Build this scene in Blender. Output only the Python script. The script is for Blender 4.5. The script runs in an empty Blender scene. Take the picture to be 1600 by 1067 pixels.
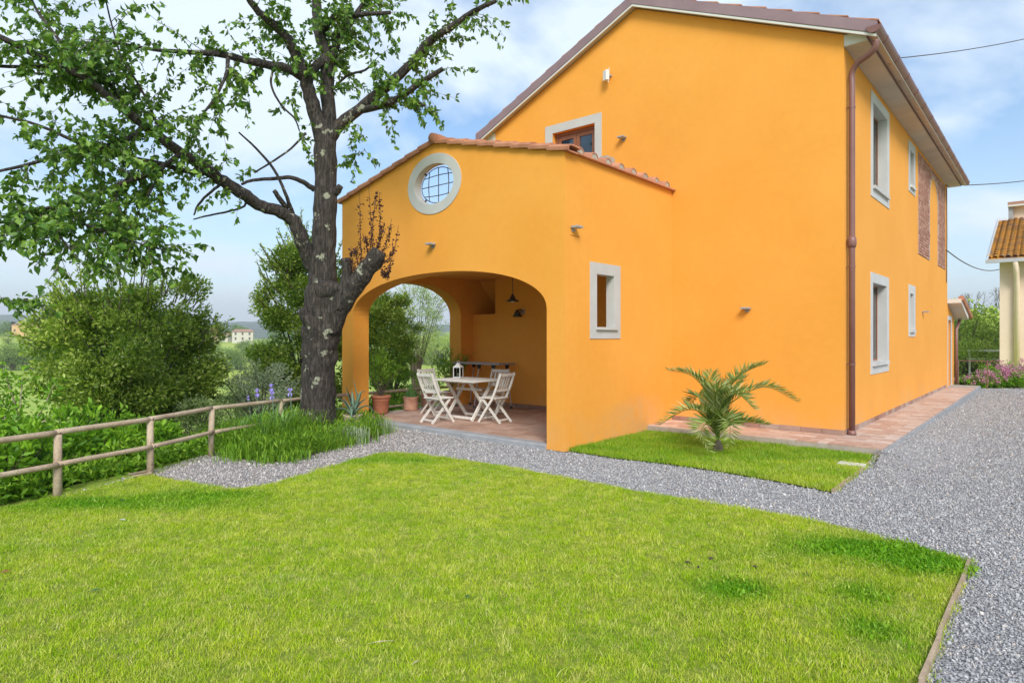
import bpy, bmesh, math, random
import numpy as np
from mathutils import Vector, Matrix, geometry, noise
R = math.radians
PI = math.pi
rng = np.random.default_rng(7)
random.seed(7)
S = bpy.context.scene
C = S.collection

# ------------------------------------------------------------------ camera
F = 993.0; EYE = 1.65; HY = 524.5
cam = bpy.data.cameras.new('camera'); co = bpy.data.objects.new('camera', cam); C.objects.link(co)
cam.sensor_width = 36; cam.lens = F * 36 / 1600; cam.shift_y = -(533.5 - HY) / 1600
cam.clip_start = 0.05; cam.clip_end = 20000
co.location = (0, 0, EYE); co.rotation_euler = (R(90), 0, 0)
S.camera = co
# ------------------------------------------------------------------ light
SUN_AZ = (0.10, -1.0); SUN_EL = 40
w = bpy.data.worlds.new('World'); S.world = w; w.use_nodes = True
nt = w.node_tree; nt.nodes.clear()
def N(nt, t, **k):
    n = nt.nodes.new(t)
    for a, b in k.items(): setattr(n, a, b)
    return n
out = N(nt, 'ShaderNodeOutputWorld'); bg = N(nt, 'ShaderNodeBackground'); bg.inputs[1].default_value = 0.08
sky = N(nt, 'ShaderNodeTexSky', sky_type='NISHITA', sun_disc=False)
sky.sun_elevation = R(SUN_EL); sky.sun_rotation = math.atan2(SUN_AZ[0], SUN_AZ[1])
sky.air_density = 1.0; sky.dust_density = 1.0; sky.ozone_density = 1.0
tc = N(nt, 'ShaderNodeTexCoord')
sep = N(nt, 'ShaderNodeSeparateXYZ'); nt.links.new(tc.outputs['Generated'], sep.inputs[0])
# project the direction on a cloud plane so that clouds flatten towards the horizon
addz = N(nt, 'ShaderNodeMath', operation='ADD'); addz.inputs[1].default_value = 0.22
absz = N(nt, 'ShaderNodeMath', operation='ABSOLUTE'); nt.links.new(sep.outputs[2], absz.inputs[0]); nt.links.new(absz.outputs[0], addz.inputs[0])
cmb = N(nt, 'ShaderNodeCombineXYZ')
for i in (0, 1):
    d = N(nt, 'ShaderNodeMath', operation='DIVIDE'); nt.links.new(sep.outputs[i], d.inputs[0]); nt.links.new(addz.outputs[0], d.inputs[1]); nt.links.new(d.outputs[0], cmb.inputs[i])
cmb.inputs[2].default_value = 3.7
n1 = N(nt, 'ShaderNodeTexNoise'); n1.inputs['Scale'].default_value = 1.15; n1.inputs['Detail'].default_value = 9; n1.inputs['Roughness'].default_value = .55
n1.inputs['Distortion'].default_value = .3
nt.links.new(cmb.outputs[0], n1.inputs['Vector'])
n2 = N(nt, 'ShaderNodeTexNoise'); n2.inputs['Scale'].default_value = .35; n2.inputs['Detail'].default_value = 3
nt.links.new(cmb.outputs[0], n2.inputs['Vector'])
# more veil of cloud to the west (-x) than to the east
mr = N(nt, 'ShaderNodeMapRange'); mr.inputs[1].default_value = -.75; mr.inputs[2].default_value = .75; mr.inputs[3].default_value = .08; mr.inputs[4].default_value = -.01
nt.links.new(sep.outputs[0], mr.inputs[0])
ad = N(nt, 'ShaderNodeMath', operation='ADD'); nt.links.new(n1.outputs[0], ad.inputs[0]); nt.links.new(mr.outputs[0], ad.inputs[1])
cr = N(nt, 'ShaderNodeValToRGB'); cr.color_ramp.elements[0].position = .48; cr.color_ramp.elements[0].color = (.06, .06, .06, 1)
cr.color_ramp.elements[1].position = .63; cr.color_ramp.elements[1].color = (.9, .9, .9, 1)
nt.links.new(ad.outputs[0], cr.inputs[0])
ccol = N(nt, 'ShaderNodeMixRGB'); ccol.inputs[1].default_value = (4.5, 5.3, 6.1, 1); ccol.inputs[2].default_value = (5.7, 6.1, 6.5, 1)
nt.links.new(n2.outputs[0], ccol.inputs[0])
mx = N(nt, 'ShaderNodeMixRGB'); nt.links.new(cr.outputs[0], mx.inputs[0]); hsv = N(nt, 'ShaderNodeHueSaturation'); hsv.inputs['Saturation'].default_value = 1.3; hsv.inputs['Value'].default_value = 1.0; nt.links.new(sky.outputs[0], hsv.inputs['Color'])
# thin bright veil low over the horizon
om = N(nt, 'ShaderNodeMath', operation='SUBTRACT'); om.inputs[0].default_value = 1; nt.links.new(absz.outputs[0], om.inputs[1])
pw_ = N(nt, 'ShaderNodeMath', operation='POWER'); nt.links.new(om.outputs[0], pw_.inputs[0]); pw_.inputs[1].default_value = 5
pm = N(nt, 'ShaderNodeMath', operation='MULTIPLY'); nt.links.new(pw_.outputs[0], pm.inputs[0]); pm.inputs[1].default_value = .8
veil = N(nt, 'ShaderNodeMixRGB'); nt.links.new(pm.outputs[0], veil.inputs[0]); nt.links.new(hsv.outputs[0], veil.inputs[1]); veil.inputs[2].default_value = (4.6, 5.5, 6.4, 1)
nt.links.new(veil.outputs[0], mx.inputs[1]); nt.links.new(ccol.outputs[0], mx.inputs[2])
nt.links.new(mx.outputs[0], bg.inputs[0]); nt.links.new(bg.outputs[0], out.inputs[0])
sl = bpy.data.lights.new('sun', 'SUN'); sl.energy = 1.5; sl.angle = R(24); sl.color = (1, .96, .9)
so = bpy.data.objects.new('sun', sl); C.objects.link(so)
sd = Vector((SUN_AZ[0], SUN_AZ[1], math.tan(R(SUN_EL)) * math.hypot(*SUN_AZ))).normalized()
so.rotation_euler = sd.to_track_quat('Z', 'Y').to_euler(); so.location = (0, -10, 20)
S.view_settings.view_transform = 'Standard'; S.view_settings.look = 'None'; S.view_settings.gamma = 1
S.view_settings.use_curve_mapping = False; S.view_settings.exposure = 1.31
S.render.engine = 'CYCLES'
S.cycles.max_bounces = 8; S.cycles.diffuse_bounces = 4; S.cycles.transparent_max_bounces = 16

# ------------------------------------------------------------------ materials
def ramp(nt, fac, stops):
    r = N(nt, 'ShaderNodeValToRGB'); e = r.color_ramp.elements
    while len(e) < len(stops): e.new(.5)
    for i, (p, c) in enumerate(stops): e[i].position = p; e[i].color = (*c, 1)
    nt.links.new(fac, r.inputs[0]); return r.outputs[0]
def tex(nt, kind, scale, vec=None, detail=4, rough=.55, **k):
    n = N(nt, kind)
    n.inputs['Scale'].default_value = scale
    if kind == 'ShaderNodeTexNoise': n.inputs['Detail'].default_value = detail; n.inputs['Roughness'].default_value = rough
    for a, b in k.items(): setattr(n, a, b)
    if vec is not None: nt.links.new(vec, n.inputs['Vector'])
    return n
def newmat(name):
    m = bpy.data.materials.new(name); m.use_nodes = True
    nt = m.node_tree; b = nt.nodes['Principled BSDF']; b.inputs['Roughness'].default_value = .8
    g = N(nt, 'ShaderNodeNewGeometry')
    return m, nt, b, g.outputs['Position']
def mixc(nt, fac, a, b, mode='MIX'):
    m = N(nt, 'ShaderNodeMixRGB', blend_type=mode)
    for i, x in enumerate((fac, a, b)):
        if isinstance(x, (int, float)): m.inputs[i].default_value = x
        elif isinstance(x, tuple): m.inputs[i].default_value = (*x, 1)
        else: nt.links.new(x, m.inputs[i])
    return m.outputs[0]
def bump(nt, b, h, strength=.3, dist=.01):
    bp = N(nt, 'ShaderNodeBump'); bp.inputs['Strength'].default_value = strength; bp.inputs['Distance'].default_value = dist
    nt.links.new(h, bp.inputs['Height']); nt.links.new(bp.outputs[0], b.inputs['Normal'])
def simple(name, c1, c2, scale=6, rough=.8, bs=.25, bd=.004, bscale=60, metallic=0, detail=5):
    """two tones of the same stuff mixed by noise, fine relief"""
    m, nt, b, P = newmat(name)
    n = tex(nt, 'ShaderNodeTexNoise', scale, P, detail)
    col = ramp(nt, n.outputs[0], [(.3, c1), (.7, c2)])
    oi = N(nt, 'ShaderNodeObjectInfo')
    hv = N(nt, 'ShaderNodeHueSaturation'); nt.links.new(col, hv.inputs['Color'])
    mr = N(nt, 'ShaderNodeMapRange'); mr.inputs[3].default_value = .93; mr.inputs[4].default_value = 1.07
    nt.links.new(oi.outputs['Random'], mr.inputs[0]); nt.links.new(mr.outputs[0], hv.inputs['Value'])
    nt.links.new(hv.outputs[0], b.inputs['Base Color'])
    b.inputs['Roughness'].default_value = rough; b.inputs['Metallic'].default_value = metallic
    n2 = tex(nt, 'ShaderNodeTexNoise', bscale, P, 3); bump(nt, b, n2.outputs[0], bs, bd)
    return m
PR_X = -5.305
TH = math.atan2(-.6503, .7597)
cU, sU = math.cos(TH), math.sin(TH)
def W(u, v, z=0): return Vector((cU * u - sU * v, sU * u + cU * v, z))
M = {}
# orange stucco: slight cloudy tone, faint trowel waves, pale rising-damp patch by the porch corner
m, nt, b, P = newmat('orange_stucco')
a = tex(nt, 'ShaderNodeTexNoise', .7, P, 5); c0 = ramp(nt, a.outputs[0], [(.3, (.80, .332, .040)), (.7, (.85, .375, .058))])
a2 = tex(nt, 'ShaderNodeTexNoise', 9, P, 6, .7); c1 = mixc(nt, .10, c0, ramp(nt, a2.outputs[0], [(.35, (.68, .28, .03)), (.65, (.95, .46, .06))]))
sx = N(nt, 'ShaderNodeSeparateXYZ'); nt.links.new(P, sx.inputs[0])
# damp band: height below .55 m, modulated by noise
mrz = N(nt, 'ShaderNodeMapRange'); mrz.inputs[1].default_value = .62; mrz.inputs[2].default_value = .05; mrz.inputs[3].default_value = 0; mrz.inputs[4].default_value = 1
nt.links.new(sx.outputs[2], mrz.inputs[0])
a3 = tex(nt, 'ShaderNodeTexNoise', 1.6, P, 6, .6); r3 = ramp(nt, a3.outputs[0], [(.42, (0, 0, 0)), (.62, (1, 1, 1))])
mul = N(nt, 'ShaderNodeMath', operation='MULTIPLY'); nt.links.new(mrz.outputs[0], mul.inputs[0]); nt.links.new(r3, mul.inputs[1])
mul2 = N(nt, 'ShaderNodeMath', operation='MULTIPLY'); nt.links.new(mul.outputs[0], mul2.inputs[0]); mul2.inputs[1].default_value = .6
c2 = mixc(nt, mul2.outputs[0], c1, (.62, .36, .15))
sc_ = W(PR_X, 9.45, .28); vd_ = N(nt, 'ShaderNodeVectorMath', operation='SUBTRACT'); nt.links.new(P, vd_.inputs[0]); vd_.inputs[1].default_value = sc_
ve_ = N(nt, 'ShaderNodeVectorMath', operation='MULTIPLY'); nt.links.new(vd_.outputs[0], ve_.inputs[0]); ve_.inputs[1].default_value = (1, 1, 2.6)
vl_ = N(nt, 'ShaderNodeVectorMath', operation='LENGTH'); nt.links.new(ve_.outputs[0], vl_.inputs[0])
mr_ = N(nt, 'ShaderNodeMapRange'); mr_.inputs[1].default_value = 1.15; mr_.inputs[2].default_value = .55; nt.links.new(vl_.outputs[1], mr_.inputs[0])
st_ = tex(nt, 'ShaderNodeTexNoise', 5, P, 8, .75); sr_ = ramp(nt, st_.outputs[0], [(.36, (.08, .08, .08)), (.62, (.62, .62, .62))])
mm_ = N(nt, 'ShaderNodeMath', operation='MULTIPLY'); nt.links.new(mr_.outputs[0], mm_.inputs[0]); nt.links.new(sr_, mm_.inputs[1])
c2 = mixc(nt, mm_.outputs[0], c2, (.66, .38, .15))
nt.links.new(c2, b.inputs['Base Color']); b.inputs['Roughness'].default_value = .9
bn = tex(nt, 'ShaderNodeTexNoise', 90, P, 6, .7); bn2 = tex(nt, 'ShaderNodeTexNoise', 3, P, 3)
sm = N(nt, 'ShaderNodeMath', operation='MULTIPLY_ADD'); nt.links.new(bn2.outputs[0], sm.inputs[0]); sm.inputs[1].default_value = 3; nt.links.new(bn.outputs[0], sm.inputs[2])
bump(nt, b, sm.outputs[0], .25, .004); M['stucco'] = m
M['trim'] = simple('grey_stone_trim', (.50, .50, .475), (.57, .57, .545), 3, .8, .2, .003, 70)
M['white'] = simple('off_white_plaster', (.60, .60, .56), (.68, .68, .64), 2, .8)
M['soffit'] = simple('weathered_soffit', (.50, .44, .37), (.60, .54, .46), 2, .85)
M['brown_metal'] = simple('brown_painted_metal', (.20, .092, .075), (.24, .115, .095), 3, .38, .05, .002, 20)
M['verge_metal'] = simple('mauve_brown_fascia', (.235, .155, .165), (.28, .19, .20), 3, .45, .05, .002, 20)
M['wood_frame'] = simple('reddish_brown_wood', (.24, .085, .035), (.33, .125, .055), 5, .45)
M['terracotta_tile'] = simple('terracotta_roof_tile', (.40, .155, .085), (.56, .26, .15), 5, .85, .3, .004, 50)
M['tile_end'] = simple('cement_tile_end', (.34, .30, .24), (.45, .40, .33), 9, .9)
M['pot'] = simple('terracotta_pot', (.42, .15, .075), (.55, .22, .12), 8, .85, .4, .004, 40)
M['pot_old'] = simple('weathered_clay_pot', (.40, .18, .11), (.52, .30, .21), 10, .9, .5, .006, 30)
M['pot_pale'] = simple('pale_stone_pot', (.42, .34, .24), (.52, .43, .32), 6, .9, .5, .006, 30)
M['soil'] = simple('potting_soil', (.045, .03, .02), (.09, .065, .045), 20, .95, .8, .02, 30)
M['furn'] = simple('cream_painted_wood', (.66, .63, .56), (.75, .73, .67), 14, .55, .15, .002, 60)
M['black'] = simple('black_metal', (.018, .018, .02), (.03, .03, .032), 6, .4)
M['iron'] = simple('dark_iron', (.05, .04, .04), (.09, .07, .06), 6, .6)
M['grey_metal'] = simple('grey_cast_metal', (.32, .32, .33), (.38, .38, .39), 6, .45)
M['galv'] = simple('galvanised_gutter', (.42, .43, .44), (.5, .5, .5), 4, .5, metallic=.3)
M['rack'] = simple('light_grey_rack', (.50, .48, .47), (.60, .58, .56), 8, .5)
M['slate'] = simple('grey_stone_kerb', (.26, .27, .28), (.36, .37, .38), 4, .75, .3, .004, 40)
M['white_plastic'] = simple('white_plastic', (.72, .72, .70), (.78, .78, .76), 6, .35)
M['curtain'] = simple('grey_curtain', (.42, .41, .40), (.52, .51, .49), 3, .9)
M['cream_wall'] = simple('cream_render', (.70, .55, .42), (.76, .62, .49), 1.2, .9)
M['cream_pipe'] = simple('cream_painted_pipe', (.72, .58, .44), (.77, .63, .49), 3, .6)
M['log'] = None
M['edging'] = simple('weathered_wood_edging', (.30, .22, .14), (.46, .36, .24), 12, .9, .6, .01, 30)
M['cover_slab'] = simple('pale_stone_slab', (.52, .50, .45), (.64, .62, .56), 6, .9)
M['candle'] = simple('wax', (.7, .62, .45), (.75, .68, .5), 5, .5)
M['far_wall_y'] = simple('ochre_house_wall', (.60, .38, .17), (.68, .45, .22), .3, .9)
M['far_wall_w'] = simple('pale_house_wall', (.55, .50, .42), (.64, .60, .52), .3, .9)
M['far_roof'] = simple('far_tiled_roof', (.34, .18, .12), (.45, .26, .18), .6, .9)
M['far_window'] = simple('far_dark_window', (.06, .06, .06), (.09, .09, .09), .6, .5)
# rustic log
m, nt, b, P = newmat('peeled_log')
mp = N(nt, 'ShaderNodeMapping'); mp.inputs['Scale'].default_value = (1, 1, 1); nt.links.new(P, mp.inputs[0])
a = tex(nt, 'ShaderNodeTexNoise', 3.5, mp.outputs[0], 6, .65)
c = ramp(nt, a.outputs[0], [(.3, (.36, .25, .16)), (.5, (.54, .41, .28)), (.7, (.64, .54, .37))])
a2 = tex(nt, 'ShaderNodeTexNoise', 40, P, 5, .7); c = mixc(nt, .35, c, ramp(nt, a2.outputs[0], [(.35, (.14, .09, .06)), (.6, (.5, .4, .3))]))
sp = tex(nt, 'ShaderNodeTexNoise', 22, P, 2); c = mixc(nt, ramp(nt, sp.outputs[0], [(.68, (0, 0, 0)), (.74, (.8, .8, .8))]), c, (.09, .055, .035))
nt.links.new(c, b.inputs['Base Color']); bump(nt, b, a2.outputs[0], .4, .008); M['log'] = m
# bark with lichen
m, nt, b, P = newmat('cherry_bark')
mp = N(nt, 'ShaderNodeMapping'); mp.inputs['Scale'].default_value = (1, 1, .22); nt.links.new(P, mp.inputs[0])
a = tex(nt, 'ShaderNodeTexNoise', 26, mp.outputs[0], 8, .75)
c = ramp(nt, a.outputs[0], [(.34, (.011, .009, .008)), (.5, (.042, .034, .028)), (.68, (.125, .105, .088))])
mp2 = N(nt, 'ShaderNodeMapping'); mp2.inputs['Scale'].default_value = (1, 1, 5); nt.links.new(P, mp2.inputs[0])
bb = tex(nt, 'ShaderNodeTexNoise', 5, mp2.outputs[0], 4)
c = mixc(nt, ramp(nt, bb.outputs[0], [(.58, (0, 0, 0)), (.75, (.2, .2, .2))]), c, (.15, .12, .10))
li = tex(nt, 'ShaderNodeTexNoise', 5.5, P, 5, .6); lf = ramp(nt, li.outputs[0], [(.625, (0, 0, 0)), (.645, (.85, .85, .85))])
c = mixc(nt, lf, c, (.36, .37, .27))
ob = tex(nt, 'ShaderNodeTexNoise', 9, P, 3); c = mixc(nt, ramp(nt, ob.outputs[0], [(.66, (0, 0, 0)), (.72, (.5, .5, .5))]), c, (.17, .10, .045))
nt.links.new(c, b.inputs['Base Color']); b.inputs['Roughness'].default_value = .9
v = tex(nt, 'ShaderNodeTexVoronoi', 34, mp.outputs[0]); sm = N(nt, 'ShaderNodeMath', operation='ADD'); nt.links.new(v.outputs[0], sm.inputs[0]); nt.links.new(a.outputs[0], sm.inputs[1])
bump(nt, b, sm.outputs[0], .9, .03); M['bark'] = m
M['twig'] = simple('grey_brown_twig', (.07, .055, .045), (.16, .13, .10), 12, .9)
M['stem'] = simple('shrub_stem', (.08, .065, .045), (.16, .13, .09), 12, .9)
M['dry_bud'] = simple('dry_dark_buds', (.055, .022, .018), (.11, .045, .03), 20, .9)
# porch and pavement tile
def cotto(name, cols):
    m, nt, b, P = newmat(name)
    oi = N(nt, 'ShaderNodeObjectInfo')
    base = ramp(nt, oi.outputs['Random'], cols)
    a = tex(nt, 'ShaderNodeTexNoise', 7, P, 6, .65)
    c = mixc(nt, .5, base, ramp(nt, a.outputs[0], [(.3, (.30, .30, .30)), (.7, (.68, .66, .64))]), 'OVERLAY')
    big = tex(nt, 'ShaderNodeTexNoise', 1.3, P, 4)
    c = mixc(nt, ramp(nt, big.outputs[0], [(.45, (0, 0, 0)), (.7, (.45, .45, .45))]), c, (.45, .36, .30))
    nt.links.new(c, b.inputs['Base Color']); b.inputs['Roughness'].default_value = .7
    n2 = tex(nt, 'ShaderNodeTexNoise', 50, P, 4); bump(nt, b, n2.outputs[0], .3, .003)
    return m
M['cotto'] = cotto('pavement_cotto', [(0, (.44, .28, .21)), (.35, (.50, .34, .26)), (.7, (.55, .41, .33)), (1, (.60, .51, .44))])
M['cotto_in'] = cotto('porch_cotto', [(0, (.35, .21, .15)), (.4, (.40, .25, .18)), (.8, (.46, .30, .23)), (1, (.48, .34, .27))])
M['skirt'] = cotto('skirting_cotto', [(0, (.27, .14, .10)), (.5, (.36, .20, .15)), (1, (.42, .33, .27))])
M['mortar'] = simple('mortar', (.36, .30, .25), (.44, .38, .32), 9, .9)
M['brick_mortar'] = simple('brick_mortar', (.42, .30, .23), (.52, .39, .31), 4, .95)
# brick wall
m, nt, b, P = newmat('old_brick')
at = N(nt, 'ShaderNodeAttribute', attribute_name='rnd')
c = ramp(nt, at.outputs['Fac'], [(0, (.34, .15, .10)), (.5, (.44, .21, .145)), (1, (.54, .31, .22))])
nt.links.new(c, b.inputs['Base Color']); b.inputs['Roughness'].default_value = .9; M['brick'] = m
# neighbour's lichen roof
m, nt, b, P = newmat('lichen_roof_tile')
at = N(nt, 'ShaderNodeAttribute', attribute_name='rnd')
c = ramp(nt, at.outputs['Fac'], [(0, (.22, .12, .08)), (.35, (.42, .25, .18)), (.7, (.52, .35, .26)), (1, (.34, .30, .27))])
n = tex(nt, 'ShaderNodeTexNoise', 1.6, P, 7, .7); c = mixc(nt, ramp(nt, n.outputs[0], [(.38, (0, 0, 0)), (.54, (.92, .92, .92))]), c, (.74, .36, .03))
nt.links.new(c, b.inputs['Base Color']); b.inputs['Roughness'].default_value = .95; M['lichen'] = m
# leaves: colour by a per-leaf random, some light through the blade
def leafmat(name, cols, rough=.45, trans=.35, tcol=None, spec=.4):
    m, nt, b, P = newmat(name)
    at = N(nt, 'ShaderNodeAttribute', attribute_name='rnd')
    c = ramp(nt, at.outputs['Fac'], cols)
    n = tex(nt, 'ShaderNodeTexNoise', 1.6, P, 3)
    hs = N(nt, 'ShaderNodeHueSaturation'); mr = N(nt, 'ShaderNodeMapRange'); mr.inputs[3].default_value = .75; mr.inputs[4].default_value = 1.25
    nt.links.new(n.outputs[0], mr.inputs[0]); nt.links.new(mr.outputs[0], hs.inputs['Value']); nt.links.new(c, hs.inputs['Color'])
    nt.links.new(hs.outputs[0], b.inputs['Base Color']); b.inputs['Roughness'].default_value = rough
    b.inputs['Specular IOR Level'].default_value = spec
    t = N(nt, 'ShaderNodeBsdfTranslucent'); tm = mixc(nt, .75, hs.outputs[0], tcol or (.25, .42, .03)); nt.links.new(tm, t.inputs[0])
    ms = N(nt, 'ShaderNodeMixShader'); ms.inputs[0].default_value = trans
    nt.links.new(b.outputs[0], ms.inputs[1]); nt.links.new(t.outputs[0], ms.inputs[2]); nt.links.new(ms.outputs[0], nt.nodes['Material Output'].inputs[0])
    return m
M['cherry_leaf'] = leafmat('cherry_leaf', [(0, (.03, .09, .014)), (.5, (.09, .21, .025)), (1, (.26, .42, .06))], .42, .33)
M['laurel_leaf'] = leafmat('laurel_leaf', [(0, (.07, .13, .02)), (.45, (.24, .36, .04)), (.8, (.44, .56, .08)), (1, (.66, .74, .20))], .36, .42)
M['olive_leaf'] = leafmat('olive_leaf', [(0, (.20, .30, .08)), (.5, (.38, .50, .16)), (1, (.62, .70, .34))], .5, .3)
M['elder_leaf'] = leafmat('broad_bright_leaf', [(0, (.08, .22, .012)), (.5, (.19, .42, .02)), (1, (.36, .62, .04))], .5, .38)
M['far_leaf'] = leafmat('far_tree_leaf', [(0, (.09, .17, .03)), (.5, (.19, .30, .05)), (1, (.36, .47, .10))], .7, .2)
M['far_leaf_pale'] = leafmat('far_tree_leaf_pale', [(0, (.22, .34, .05)), (.5, (.40, .52, .08)), (1, (.62, .70, .16))], .7, .2)
M['cypress_leaf'] = leafmat('cypress_leaf', [(0, (.04, .07, .03)), (1, (.11, .15, .06))], .7, .1)
M['bed_leaf'] = leafmat('bed_leaf', [(0, (.08, .20, .01)), (.5, (.18, .37, .018)), (1, (.36, .56, .05))], .5, .4)
M['silver_leaf'] = leafmat('silver_leaf', [(0, (.22, .30, .16)), (.5, (.36, .45, .28)), (1, (.55, .62, .44))], .6, .2)
M['palm_leaf'] = leafmat('palm_leaf', [(0, (.16, .25, .04)), (.5, (.34, .43, .09)), (1, (.62, .64, .30))], .4, .3)
M['agave'] = simple('agave_green', (.09, .17, .10), (.18, .27, .19), 8, .5)
M['cactus'] = simple('cactus_green', (.04, .11, .02), (.09, .2, .04), 14, .7, .8, .01, 60)
M['iris_green'] = simple('iris_blade', (.14, .30, .05), (.24, .42, .10), 14, .5)
M['iris_petal'] = simple('violet_petal', (.26, .20, .60), (.42, .36, .78), 30, .6)
M['poppy'] = simple('orange_petal', (.80, .14, .01), (.9, .22, .02), 30, .5)
M['pink'] = leafmat('pink_flower_head', [(0, (.45, .13, .24)), (.5, (.62, .25, .38)), (1, (.78, .45, .55))], .7, .2, (.6, .3, .4))
# grass blades: patches of clover green and dry straw laid out by position
m, nt, b, P = newmat('grass_blade')
at = N(nt, 'ShaderNodeObjectInfo')
pn = tex(nt, 'ShaderNodeTexNoise', 1.1, P, 5, .6); pn2 = tex(nt, 'ShaderNodeTexNoise', 9, P, 6, .75)
green = ramp(nt, pn.outputs[0], [(.3, (.27, .52, .006)), (.5, (.50, .65, .008)), (.72, (.70, .72, .04))])
v1 = mixc(nt, .6, green, ramp(nt, at.outputs['Random'], [(0, (.10, .27, .004)), (.3, (.30, .52, .006)), (.6, (.60, .74, .03)), (.85, (.85, .80, .26)), (.96, (.92, .82, .45)), (1, (.40, .26, .12))]))
dry = ramp(nt, pn2.outputs[0], [(.50, (0, 0, 0)), (.68, (.6, .6, .6))]); v1 = mixc(nt, dry, v1, (.62, .58, .15))
pa = N(nt, 'ShaderNodeAttribute', attribute_type='INSTANCER', attribute_name='lush')
v1 = mixc(nt, pa.outputs['Fac'], v1, ramp(nt, at.outputs['Random'], [(0, (.09, .30, .005)), (1, (.22, .46, .012))]))
nt.links.new(v1, b.inputs['Base Color']); b.inputs['Roughness'].default_value = .5; b.inputs['Specular IOR Level'].default_value = .3
t = N(nt, 'ShaderNodeBsdfTranslucent'); nt.links.new(v1, t.inputs[0]); ms = N(nt, 'ShaderNodeMixShader'); ms.inputs[0].default_value = .35
nt.links.new(b.outputs[0], ms.inputs[1]); nt.links.new(t.outputs[0], ms.inputs[2]); nt.links.new(ms.outputs[0], nt.nodes['Material Output'].inputs[0])
M['grass'] = m
# turf under the blades
m, nt, b, P = newmat('turf')
n = tex(nt, 'ShaderNodeTexNoise', 30, P, 6, .7); c = ramp(nt, n.outputs[0], [(.3, (.10, .17, .01)), (.55, (.24, .31, .02)), (.75, (.46, .42, .13))])
nt.links.new(c, b.inputs['Base Color']); bump(nt, b, n.outputs[0], .8, .03); M['turf'] = m
# gravel sheet and stones
m, nt, b, P = newmat('gravel_bed')
v = tex(nt, 'ShaderNodeTexVoronoi', 55, P); n = tex(nt, 'ShaderNodeTexNoise', 1.5, P, 4)
c = ramp(nt, v.outputs['Color'], [(0, (.20, .20, .205)), (.5, (.37, .365, .36)), (.85, (.48, .475, .47)), (1, (.66, .65, .63))])
c = mixc(nt, .3, c, ramp(nt, n.outputs[0], [(.35, (.27, .25, .24)), (.65, (.4, .4, .41))]))
vd = ramp(nt, v.outputs['Distance'], [(.0, (1, 1, 1)), (.55, (.9, .9, .9)), (.9, (.35, .35, .35))]); c = mixc(nt, 1, c, vd, 'MULTIPLY')
nt.links.new(c, b.inputs['Base Color']); b.inputs['Roughness'].default_value = .85
iv = N(nt, 'ShaderNodeMath', operation='SUBTRACT'); iv.inputs[0].default_value = 1; nt.links.new(v.outputs['Distance'], iv.inputs[1]); bump(nt, b, iv.outputs[0], 1, .02); M['gravel'] = m
m, nt, b, P = newmat('gravel_stone')
oi = N(nt, 'ShaderNodeObjectInfo')
c = ramp(nt, oi.outputs['Random'], [(0, (.20, .20, .21)), (.3, (.33, .33, .33)), (.7, (.42, .42, .415)), (.92, (.52, .51, .50)), (.97, (.52, .43, .34)), (1, (.8, .79, .77))])
c2_ = ramp(nt, oi.outputs['Random'], [(0, (.20, .17, .155)), (.5, (.40, .36, .335)), (.9, (.56, .52, .48)), (1, (.7, .66, .62))])
sx = N(nt, 'ShaderNodeSeparateXYZ'); nt.links.new(P, sx.inputs[0]); mr = N(nt, 'ShaderNodeMapRange'); mr.inputs[1].default_value = .3; mr.inputs[2].default_value = -2.0
nt.links.new(sx.outputs[0], mr.inputs[0]); c = mixc(nt, mr.outputs[0], c, c2_)
n = tex(nt, 'ShaderNodeTexNoise', 90, P, 2); c = mixc(nt, .25, c, n.outputs[0], 'OVERLAY')
nt.links.new(c, b.inputs['Base Color']); b.inputs['Roughness'].default_value = .75; M['stone'] = m
# terrain: meadow, field stripes, ridge
m, nt, b, P = newmat('meadow')
n = tex(nt, 'ShaderNodeTexNoise', .02, P, 6, .6); n2 = tex(nt, 'ShaderNodeTexNoise', .5, P, 6, .7)
c = ramp(nt, n.outputs[0], [(.35, (.22, .38, .03)), (.5, (.40, .50, .05)), (.62, (.50, .54, .09)), (.7, (.24, .38, .04))])
c = mixc(nt, .25, c, ramp(nt, n2.outputs[0], [(.3, (.12, .22, .02)), (.7, (.45, .5, .11))]))
nt.links.new(c, b.inputs['Base Color']); b.inputs['Roughness'].default_value = .95; M['meadow'] = m
m, nt, b, P = newmat('far_hill')
n = tex(nt, 'ShaderNodeTexNoise', .006, P, 7, .7); c = ramp(nt, n.outputs[0], [(.35, (.05, .08, .04)), (.6, (.10, .15, .06))])
nt.links.new(c, b.inputs['Base Color']); b.inputs['Roughness'].default_value = 1; M['hill'] = m
# window glass: mirror-like film over see-through
m = bpy.data.materials.new('window_glass'); m.use_nodes = True; nt = m.node_tree; nt.nodes.clear()
o = N(nt, 'ShaderNodeOutputMaterial'); gl = N(nt, 'ShaderNodeBsdfGlossy'); gl.inputs['Roughness'].default_value = .02; tr = N(nt, 'ShaderNodeBsdfTransparent'); tr.inputs[0].default_value = (.75, .78, .76, 1)
fr = N(nt, 'ShaderNodeFresnel'); fr.inputs[0].default_value = 1.6; ms = N(nt, 'ShaderNodeMixShader'); nt.links.new(fr.outputs[0], ms.inputs[0]); nt.links.new(tr.outputs[0], ms.inputs[1]); nt.links.new(gl.outputs[0], ms.inputs[2]); nt.links.new(ms.outputs[0], o.inputs[0]); M['glass'] = m

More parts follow.
